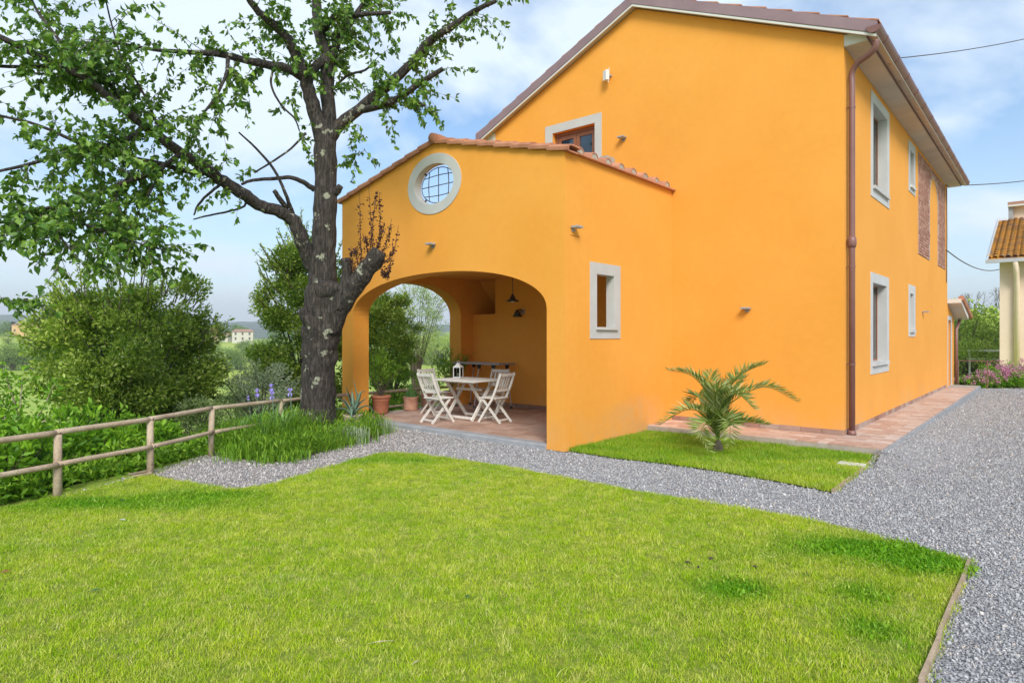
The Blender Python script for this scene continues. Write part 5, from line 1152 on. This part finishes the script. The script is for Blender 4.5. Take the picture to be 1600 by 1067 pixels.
for i in range(15):
    far(rd.choice((0, 2, 2)), -70 + i * 38 + rd.uniform(-12, 12), 430 + rd.uniform(-15, 40), rd.uniform(.9, 1.3), 'tree standing on the ridge line by the far houses', 'trees on the ridge')
for i in range(16):
    far(rd.choice((0, 1, 1, 2)), 600 + i * 11 + rd.uniform(-8, 8), 290 + rd.uniform(-15, 70), rd.uniform(1.6, 2.3), 'tree of the wood seen through the porch arch', 'trees of the wood behind the arch')
far(3, 20, 420, .9, 'dark pointed tree left of the ochre villa on the ridge', None)
far(2, 372, 405, 1.1, 'flat topped pine rising behind the pale ridge house', None)
# right background
for i, (px, Y_, s, k) in enumerate(((1500, 34, .48, 1), (1518, 40, .62, 1), (1535, 36, .5, 1), (1552, 44, .62, 0), (1510, 30, .3, 1), (1545, 30, .3, 1), (1585, 60, .8, 0))):
    far(k, px, Y_, s, 'light green tree behind the railing between the two houses', 'light green trees between the houses')
far(3, 1539, 62, .45, 'slim dark cypress rising between the two houses', None)
far(3, 1548, 70, .42, 'second slimmer cypress close behind the first between the houses', None)
# bare tree
bt = empty('bare_tree', C2(1560, 48), 0, 'leafless thin branched tree beside the cypresses', 'tree'); mbb = MB(); o_ = bt.location.copy()
def grow(p, d, L, rr_, depth):
    if depth == 0: return
    q = p + d * L; mbb.tube([p, p.lerp(q, .5) + Vector(r.normal(0, L * .04, 3)), q], [rr_, rr_ * .85, rr_ * .7], 4, False)
    for _ in range(3):
        nd = (d + Vector(r.normal(0, .42, 3))); nd.z += .12; grow(q, nd.normalized(), L * .72, rr_ * .6, depth - 1)
grow(Vector((0, 0, -.5)), Vector((-.05, 0, 1)), 2.3, .09, 6); mbb.build('branches', M['twig'], bt)

# far buildings on the ridge
def farhouse(px, Y_, wpx, hz_, rz, wallm, label, roofh=1.6, dep=9, nwin=5, storeys=1, name='farmhouse', rise=0):
    b = C2(px, Y_); wd = wpx / F * Y_; ro = empty(name, b + Vector((0, 0, rise)), rz, label, 'house'); h = wd / 2
    MB().box(-h, h, -dep / 2, dep / 2, -4, hz_).build('wall', M[wallm], ro)
    e_ = .5; MB().add([(-h - e_, -dep / 2 - e_, hz_), (h + e_, -dep / 2 - e_, hz_), (h + e_, dep / 2 + e_, hz_), (-h - e_, dep / 2 + e_, hz_), (-h * .75, 0, hz_ + roofh), (h * .75, 0, hz_ + roofh)], [(0, 1, 5, 4), (1, 2, 5), (2, 3, 4, 5), (3, 0, 4), (0, 1, 2, 3)]).build('roof', M['far_roof'], ro)
    for s_ in range(storeys):
        for i in range(nwin):
            x = -h + wd * (i + .5) / nwin; z = 1.3 + s_ * 3; MB().box(x - .5, x + .5, -dep / 2 - .05, -dep / 2 + .1, z, z + 1.6).build('window', M['far_window'], ro)
    return ro
farhouse(56, 400, 56, 5.5, 0, 'far_wall_y', 'long ochre villa with tiled roof on the ridge at far left', 2.0, 10, 6, 1, rise=1.4)
farhouse(380, 395, 30, 6.3, R(18), 'far_wall_w', 'pale house with tiled roof on the ridge left of the cherry trunk', 1.6, 8, 3, 2, rise=.8)
farhouse(352, 400, 20, 3.2, R(-10), 'far_wall_w', 'low pale outbuilding beside the ridge tower', 1.0, 7, 2, 1, rise=1)
tw_ = empty('far_tower', C2(336, 398) + Vector((0, 0, .5)), 0, 'small square brick tower on the ridge', 'tower'); MB().box(-2, 2, -2, 2, -2, 8.3).build('shaft', M['far_roof'], tw_); MB().box(-2.3, 2.3, -2.3, 2.3, 8.3, 8.8).build('cap', M['far_roof'], tw_)
farhouse(1556, 85, 60, 4.6, TH, 'far_wall_w', 'pale pink house glimpsed between the trees at the right', 1.6, 9, 4, 1)

# ------------------------------------------------------------------ neighbour's cream building
NU, NV = -1.75, 32.7
nb = empty('cream_building', W(NU, NV), TH, 'cream rendered building with orange lichen on its tiled roof at the right edge', 'house')
NO = (NU, NV, 0)
def npart(mb, name, mat, parent=None, **k): return mb.build(name, M[mat], parent or nb, off=NO, **k)
npart(MB().plate([rect(NU, 9, 0, 4.72)], fu, NV, NV + .4), 'wall', 'cream_wall')
npart(MB().plate([[(NV + .4, 0), (44, 0), (44, 7), (38.6, 7.1), (NV + .4, 4.8)]], fv, NU, NU + .4), 'wall', 'cream_wall')
npart(MB().box(NU - .004, 9, NV - .02, NV - .001, 4.25, 4.70), 'wall_band', 'cream_pipe')
npart(MB().plate([[(32.2, 4.60), (38.7, 7.05), (38.7, 7.2), (32.2, 4.74)]], fv, NU - .35, 9), 'roof_deck', 'soffit')
Vt = []; Ft = []; rv = []; slp = (7.05 - 4.6) / 6.5
for i in range(50):
    u_ = NU - .33 + i * .21
    for j in range(19):
        s0 = 32.15 + j * .345; s1 = s0 + .39; lift = random.uniform(0, .02)
        for (s_, rr_, up_) in ((s0, .095, .05), (s1, .075, 0)):
            for k in range(5):
                a = PI * k / 4; Vt.append((u_ + math.cos(a) * rr_ - NU, s_ - NV, 4.75 + (s_ - 32.2) * slp + up_ + lift + math.sin(a) * rr_))
        b_ = len(Vt) - 10; Ft += [(b_ + k, b_ + k + 1, b_ + k + 6, b_ + k + 5) for k in range(4)]; rv += [random.random()] * 10
o = fastmesh('roof_tiles', np.array(Vt), np.array(Ft), 4, M['lichen'], nb, np.array(rv)); o['kind'] = 'stuff'
npart(MB().plate([[(32.2, 4.745), (38.6, 7.155), (38.6, 7.18), (32.2, 4.77)]], fv, NU - .33, 9), 'tile_bed', 'lichen')
npart(MB().box(NU - .42, 9, 32.03, 32.17, 4.58, 4.72), 'gutter', 'galv')
dpn = npart(MB().tube([(NU + .52, 32.1, 4.6), (NU + .55, 32.3, 4.3), (NU + .56, NV - .1, 3.9), (NU + .56, NV - .1, .3)], .10, 12), 'downpipe', 'cream_pipe', smooth=True)
npart(MB().tube([(NU + .52, 32.1, 4.62), (NU + .55, 32.28, 4.2), (NU + .56, NV - .11, 3.7), (NU + .56, NV - .11, 3.3)], .075, 12), 'pipe_neck', 'cream_pipe', dpn, smooth=True)
npart(MB().box(NU + 1.05, NU + 1.35, NV - .03, NV - .002, 1.0, 1.45), 'utility_box', 'galv')
npart(MB().plate([rect(NU + .1, 9, 7.0, 7.85)], fu, 38.7, 39), 'upper_wall', 'cream_wall')
npart(MB().box(NU + .0, 9, 38.35, 42, 7.86, 8.0), 'upper_roof', 'far_roof')
npart(MB().box(NU + .0, 9, 38.34, 42, 7.78, 7.858), 'upper_eave', 'white')
npart(MB().box(NU + .02, NU + .2, 38.5, 38.69, 6.9, 7.8), 'corner_pier', 'slate')
# railing by the far end of the pavement
rl = empty('iron_railing', W(-2.38, 24.75), TH, 'thin rusty iron railing at the end of the paved path', 'railing')
for x in (0, .75): MB().tube([(x, 0, 0), (x, 0, .85)], .018, 6).build('post', M['brown_metal'], rl)
MB().tube([(-.3, 0, .85), (.95, 0, .85)], .014, 6).build('rail', M['brown_metal'], rl)
# white garden bench/table top seen behind
gb = empty('white_rail_fence', C2(1553, 29), TH, 'white two bar rail glimpsed beside the cream building', 'fence')
for z in (.75, 1.15): MB().box(-1, 1.2, -.04, .04, z, z + .09).build('rail', M['white_plastic'], gb)
for x in (-.9, 1.1): MB().box(x - .04, x + .04, -.045, .045, -1, 1.2).build('post', M['white_plastic'], gb)
# pink flowering valerian along the far edge of the gravel
val = [(1508, 20.8, .42), (1524, 20.5, .5), (1540, 20.9, .62), (1556, 20.4, .62), (1572, 20.8, .72), (1589, 20.3, .72), (1606, 20.6, .8), (1545, 21.8, .85), (1575, 22.0, .95), (1602, 22.2, 1.0)]
vlab = ['pink flowering valerian clump nearest the end of the paved path', 'second pink valerian clump along the gravel edge', 'pink valerian clump with the widest pink heads over the gravel edge', 'leafy valerian clump left of the cream building downpipe', 'pink valerian clump under the cream building downpipe', 'pink valerian clump at the right of the gravel edge', 'pink valerian clump cut by the right edge of the photo', 'taller valerian clump at the back left of the flower bed', 'taller valerian clump at the back below the utility box', 'tallest valerian clump at the back by the right edge']
for k, (px, Y_, h) in enumerate(val):
    b = Vector(((px - 800) / F * Y_, Y_, -.16)); ro = bushy('valerian_plant', b, .42, h, 26, 1500, .085, 'elder_leaf', vlab[k], 'flowering plant', 90 + k, .45, upright=.4, group='pink valerian along the gravel edge')
    rr2 = np.random.default_rng(k); P_ = []
    for _ in range(9 if k < 7 else 6):
        c_ = np.array([rr2.uniform(-.4, .4), rr2.uniform(-.42, .2), h * rr2.uniform(.6, 1.05)]); P_.append(c_ + rr2.normal(0, 1, (45, 3)) * np.array([.05, .05, .06]))
    P_ = np.concatenate(P_); leafobj('flower_heads', P_, rr2.normal(size=P_.shape), rr2.uniform(.03, .05, len(P_)), M['pink'], ro, .9, k)

# ------------------------------------------------------------------ planting bed at the tree
def grassclump(base, h, n_, wid, mat, label, seed, spread=.15, cat='ornamental grass', name='grass_clump', droop=.5, group=None):
    r = np.random.default_rng(seed); ro = empty(name, base, 0, label, cat, group); Vv = []; Fv = []; rvv = []
    for i in range(n_):
        a = r.uniform(0, 2 * PI); b = np.array([r.normal(0, spread), r.normal(0, spread), 0]); hh = h * r.uniform(.5, 1.1); l = hh * r.uniform(.1, droop); d = np.array([math.cos(a), math.sin(a), 0]); s = np.array([-d[1], d[0], 0]) * wid; k = len(Vv)
        pts = [(0, 0, 1), (.15, .4, 1), (.5, .8, .8), (1.1, 1.0 - droop * .15, .02)]
        for (q, z, w_) in pts: c_ = b + d * l * q + np.array([0, 0, hh * z]); Vv += [c_ - s * w_, c_ + s * w_]
        Fv += [(k + 2 * j, k + 2 * j + 1, k + 2 * j + 3, k + 2 * j + 2) for j in range(3)]; rvv += [r.random()] * 8
    o = fastmesh('blades', np.array(Vv), np.array(Fv), 4, M[mat], ro, np.array(rvv)); o['kind'] = 'stuff'; return ro
bed = [(372, 690, .40, 'leftmost green tussock of the bed by the fence'), (395, 705, .42, 'green tussock in front of the leaning stake'), (425, 700, .50, 'tall bright tussock in the middle of the bed'), (455, 690, .48, 'bright tussock just left of the trunk'), (418, 712, .34, 'low tussock at the front edge of the bed'), (470, 705, .30, 'low tussock beside the orange poppies'), (350, 680, .35, 'dark tussock against the third fence post'), (545, 690, .22, 'small feathery tussock right of the trunk foot'), (575, 678, .2, 'small tussock at the end of the bed by the porch'), (510, 700, .22, 'low feathery tussock in front of the trunk'), (440, 718, .2, 'short tussock spilling on the gravel'), (385, 714, .25, 'short tussock by the gravel at the left end of the bed')]
for k, (px, py, h, lab) in enumerate(bed):
    b = G(px, py); b.z = 0; grassclump(b, h * (1.15 if k in (2, 3) else .9), 520, (.004, .0065, .003)[k % 3], ('bed_leaf', 'bed_leaf', 'elder_leaf')[k % 3], lab, 200 + k, .17, droop=(1.5, .8, 1.7)[k % 3], group='tussocks in the planting bed')
bs_ = np.random.default_rng(77)
# feathery low cover filling the bed between tussocks
bp = [g(338, 712), g(370, 716), g(430, 722), g(480, 714), g(530, 698), g(580, 688), g(606, 674), g(560, 660), g(520, 656), g(440, 660), g(350, 690)]
A_ = np.array(bp); n_ = 16000; X = bs_.uniform(A_[:, 0].min(), A_[:, 0].max(), n_); Y = bs_.uniform(A_[:, 1].min(), A_[:, 1].max(), n_); k = inpoly(X, Y, bp); X, Y = X[k], Y[k]; n_ = len(X)
P_ = np.stack([X, Y, bs_.uniform(0, .26, n_)], 1); o = leafobj('bed_foliage', P_, bs_.normal(0, .5, (n_, 3)) + np.array([0, 0, .9]), bs_.uniform(.04, .13, n_), M['bed_leaf'], None, .16, 3); o['label'] = 'feathery green ground cover of the planting bed around the trunk'
sheet('planting_bed', bp, .006, M['soil'])
for k, (px, py, lab) in enumerate(((535, 690, 'silvery lavender tuft left of the agave pot'), (600, 676, 'silvery lavender tuft at the corner of the porch step'), (560, 692, 'silvery tuft in front of the agave pot'))):
    grassclump(G(px, py), .26, 200, .004, 'silver_leaf', lab, 230 + k, .07, 'lavender', 'lavender_plant', .3)
# broad arching blades standing above the tussocks
for k, (px, py, h, lab) in enumerate(((440, 698, .62, 'fan of broad upright blades left of the trunk'), (412, 704, .52, 'fan of broad arching blades in front of the stake'), (378, 696, .42, 'fan of broad blades at the left end of the bed'), (560, 684, .22, 'small fan of blades beside the agave pot'))):
    b = G(px, py); fan = empty('blade_plant', b, 0, lab, 'garden plant'); rf_ = random.Random(k)
    for q in range(14):
        a = q * 2.4 + k; hh = h * rf_.uniform(.6, 1.1); l = hh * rf_.uniform(.15, .75)
        strap([(.03 * math.cos(a), .03 * math.sin(a), 0), (l * .35 * math.cos(a), l * .35 * math.sin(a), hh * .7), (l * math.cos(a), l * math.sin(a), hh * rf_.uniform(.75, 1))], .015, 'iris_green', fan, 'leaf', .002)
# iris: sword leaves and violet flowers
for k, (px, py, Y_, lab) in enumerate(((402, 614, 9.9, 'violet iris left of the fence rail join, leftmost in full bloom'), (425, 618, 9.8, 'lower violet iris of the middle pair'), (424, 606, 10.0, 'upper violet iris of the middle pair'), (453, 613, 10.0, 'violet iris nearest the trunk'), (388, 622, 10.2, 'half open pale violet iris at the far left'))):
    tp = at(px, py, Y_); b = Vector((tp.x + .03, tp.y, 0)); ir = empty('iris_plant', b, 0, lab, 'iris', 'violet irises by the fence')
    MB().tube([(0, 0, 0), (.0, 0, tp.z * .6), (tp.x - b.x, 0, tp.z)], .006, 6, False).build('stem', M['agave'], ir)
    for q in range(5):
        a = q * 1.3; strap([(0, 0, 0), (.04 * math.cos(a), .04 * math.sin(a), tp.z * .45), (.16 * math.cos(a), .16 * math.sin(a), tp.z * (.85 - .08 * q))], .018, 'iris_green', ir, 'leaf', .002)
    fl = MB(); sz = .048 if k < 4 else .028
    for q in range(3):
        a = q * 2.09 + k; c_, s_ = math.cos(a), math.sin(a)
        for (zz, up_) in ((0, 1), (0, -1)):
            a2 = a + (1.05 if up_ < 0 else 0); c_, s_ = math.cos(a2), math.sin(a2); n0 = len(fl.v)
            vs = [(0, 0, 0), (c_ * sz * .6 - s_ * sz * .5, s_ * sz * .6 + c_ * sz * .5, up_ * sz * .7 + .01), (c_ * sz * .6 + s_ * sz * .5, s_ * sz * .6 - c_ * sz * .5, up_ * sz * .7 + .01), (c_ * sz * .5, s_ * sz * .5, up_ * sz * 1.5)]
            fl.add(vs, [(0, 1, 3), (0, 3, 2)])
    fo = fl.build('flower', M['iris_petal'], ir); fo.location = (tp.x - b.x, 0, tp.z)
for k, (px, py, Y_) in enumerate(((461, 668, 10.0), (502, 678, 10.2), (463, 698, 9.3), (473, 708, 9.0), (482, 706, 9.1), (459, 713, 8.9), (485, 712, 9.0))):
    tp = at(px, py, Y_); tp.z = max(tp.z, .04); lab = ['orange poppy in front of the trunk foot', 'orange poppy right of centre at the trunk foot', 'pair headed orange poppy at the left of the gravel edge', 'large orange poppy leaning over the gravel', 'orange poppy right beside the large one', 'smallest orange poppy at the gravel edge', 'orange poppy lowest at the right of the group'][k]
    pp = empty('poppy_plant', (tp.x, tp.y, 0), 0, lab, 'poppy', 'orange poppies in the bed'); MB().tube([(0, 0, 0), (0, 0, tp.z)], .003, 5, False).build('stem', M['cactus'], pp)
    fl = MB(); s_ = .03
    for q in range(4):
        a = q * PI / 2 + k; c_, sn = math.cos(a), math.sin(a); fl.add([(0, 0, tp.z), (c_ * s_ - sn * s_ * .8, sn * s_ + c_ * s_ * .8, tp.z + s_ * .9), (c_ * s_ * 1.3, sn * s_ * 1.3, tp.z + s_), (c_ * s_ + sn * s_ * .8, sn * s_ - c_ * s_ * .8, tp.z + s_ * .9)], [(0, 1, 2, 3)])
    fl.build('flower', M['poppy'], pp)
a_, b_ = G(391, 712), at(404, 676, 9.1); stk = MB().tube([(0, 0, 0), tuple(b_ - a_)], .011, 8).build('garden_stake', M['rack']); stk.location = a_; tag(stk, 'thin grey stake leaning in the tussocks', 'stake')
gs = empty('garden_spotlight', at(457, 690, 9.6), 0, 'small black garden spotlight half hidden at the trunk foot', 'garden light'); gs.location.z = 0
MB().tube([(0, 0, 0), (0, 0, .14)], .012, 8).build('spike', M['black'], gs); MB().tube([(0, .04, .14), (0, -.08, .24)], [.04, .05], 12).build('lamp_head', M['black'], gs)
# logs lying by the second post
for k, (x0, y0, x1, y1) in enumerate(((200, 744, 234, 738), (208, 747, 236, 742))):
    a_, b_ = G(x0, y0), G(x1, y1); lg = MB().tube([Vector((0, 0, .02)), (b_ - a_) + Vector((0, 0, .02))], [.014, .018], 8).build('loose_stick', M['edging']); lg.location = a_; tag(lg, ['upper of two thin sticks lying at the second fence post', 'lower of two thin sticks lying at the second fence post'][k], 'stick')
# undergrowth on the bank just outside the fence
n_ = 60000; Y = bs_.uniform(3.5, 15.5, n_); d_ = bs_.uniform(.12, 4.5, n_); X = -4.14 + (.32 * (Y - 8.74) - d_) / .947
lump = np.array([noise.noise(Vector((x * 1.3, y * 1.3, 7))) for x, y in zip(X, Y)]); Z = terr(X, Y) + bs_.random(n_) ** .7 * (.18 + .35 * np.clip(lump + .4, 0, 1) * np.clip(d_ * 1.5, .25, 1))
P_ = np.stack([X, Y, Z], 1); o = leafobj('undergrowth', P_, bs_.normal(0, .8, (n_, 3)) + np.array([0, 0, .6]), bs_.uniform(.05, .11, n_), M['bed_leaf'], None, .4, 8); o['label'] = 'mixed green undergrowth on the bank outside the log fence'
# weeds on the gravel by the kerb
grassclump(G(592, 676), .06, 60, .012, 'bed_leaf', 'flat green weed on the gravel near the porch kerb', 260, .12, 'weed', 'weed_plant', 1.8)
# litter on the lawn
def litter(px, py, name, L, wd, mat, label, cat, rz=None):
    p = G(px, py, .035); o = MB().add([(-L / 2, 0, 0), (0, -wd, .006), (L / 2, 0, .002), (0, wd, .008)], [(0, 1, 2, 3)]).build(name, M[mat]); o.location = p; o.rotation_euler = (0, 0, rz if rz is not None else random.uniform(0, 6)); tag(o, label, cat)
litter(595, 1003, 'straw_stalk', .16, .003, 'pot_pale', 'long pale straw stalk lying in the lawn near the bottom', 'straw', .25)
litter(650, 1035, 'straw_stalk', .06, .003, 'pot_pale', 'short pale straw bit below the long straw stalk', 'straw', .8)
for (px, py, lab) in ((148, 922, 'dark green fallen leaf at the left of the lawn'), (730, 932, 'dark green fallen leaf in the middle of the lawn'), (642, 751, 'dark fallen leaf near the top of the lawn'), (192, 781, 'fallen leaf near the first fence post')):
    litter(px, py, 'fallen_leaf', .07, .018, 'cactus', lab, 'leaf')
litter(8, 893, 'fallen_leaf', .07, .02, 'wood_frame', 'brown fallen leaf at the left edge of the lawn', 'leaf')
litter(563, 735, 'fallen_leaf', .07, .02, 'trim', 'pale fallen leaf near the gravel point of the lawn', 'leaf')
litter(191, 812, 'fallen_leaf', .07, .02, 'trim', 'white fallen petal on the lawn below the second fence post', 'leaf')
for (px, py, sz_) in ((1075, 878, .05), (1110, 872, .06), (1092, 885, .035), (1180, 885, .05)):
    p = G(px, py, .02); o = pebble(px); o.name = 'soil_clod'; C.objects.link(o); o.data.materials[0] = M['soil']; o.scale = (sz_ * .5, sz_ * .4, sz_ * .22); o.location = p; tag(o, 'dark clod of earth on the bare spot of the lawn', 'clod', 'earth clods on the lawn')

# ------------------------------------------------------------------ palm on the small lawn
pb_ = G(1122, 705, .03); palm = empty('young_palm', pb_, 0, 'young date palm with arching feathery fronds in front of the gable wall', 'palm')
MB().lathe([(.0, -.05), (.06, -.04), (.075, .03), (.06, .09), (.03, .15), (.0, .18)], n=14).build('trunk', M['stem'], palm, True)
Yp = pb_.y
fronds = [((1118, 640), (1085, 590), (1042, 578), .25), ((1122, 630), (1160, 585), (1196, 568), .1), ((1126, 645), (1190, 605), (1248, 628), -.3), ((1115, 655), (1075, 640), (1030, 664), -.25), ((1128, 670), (1165, 660), (1202, 664), -.2), ((1118, 640), (1120, 610), (1140, 612), -.5), ((1125, 640), (1150, 615), (1180, 640), -.55),
          ((1112, 660), (1096, 672), (1108, 706), -.5), ((1128, 658), (1140, 660), (1140, 697), -.5), ((1118, 630), (1108, 600), (1115, 580), .4), ((1125, 635), (1150, 600), (1150, 590), .5), ((1110, 640), (1090, 620), (1078, 632), .6)]
for k, (p1_, p2_, p3_, dd_) in enumerate(fronds):
    rq = np.random.default_rng(300 + k); q = catmull([(0, 0, .12), tuple(at(*p1_, Yp + dd_ * .25) - pb_), tuple(at(*p2_, Yp + dd_ * .7) - pb_), tuple(at(*p3_, Yp + dd_) - pb_)], 10); q = [Vector(x) for x in q]; n_ = len(q)
    fr = MB().tube(q, np.linspace(.011, .003, n_).tolist(), 5, False).build('frond', M['palm_leaf'], palm)
    P_ = []; D_ = []; L_2 = []
    for i in range(5, n_):
        for sub in (0, .5):
            d = (q[min(i + 1, n_ - 1)] - q[i - 1]).normalized(); p = q[i - 1].lerp(q[i], sub); sd_ = d.cross(Vector((0, 0, 1))).normalized(); up_ = sd_.cross(d); t = i / n_
            for s_ in (-1, 1):
                P_.append(tuple(p)); D_.append(tuple(sd_ * s_ * .75 + d * .65 + up_ * .45 + Vector(rq.normal(0, .1, 3)))); L_2.append(.27 * math.sin(PI * min(1, .25 + .68 * t)) * rq.uniform(.85, 1.1) + .03)
    V_, F_, rv_ = leaves(np.array(P_), np.array(D_), np.array(L_2), .075, .3, k); o = fastmesh('leaflets', V_, F_, 3, M['palm_leaf'], fr, rv_); o['kind'] = 'stuff'

# ------------------------------------------------------------------ air
hm = bpy.data.materials.new('air'); hm.use_nodes = True; nt = hm.node_tree; nt.nodes.clear(); o = N(nt, 'ShaderNodeOutputMaterial'); pv = N(nt, 'ShaderNodeVolumePrincipled')
pv.inputs['Color'].default_value = (.93, .97, 1, 1); pv.inputs['Density'].default_value = .0004; pv.inputs['Anisotropy'].default_value = .2; nt.links.new(pv.outputs[0], o.inputs['Volume'])
hz_ = MB().box(-3100, 3100, -3100, 3100, -60, 140).build('haze', hm); hz_['kind'] = 'stuff'
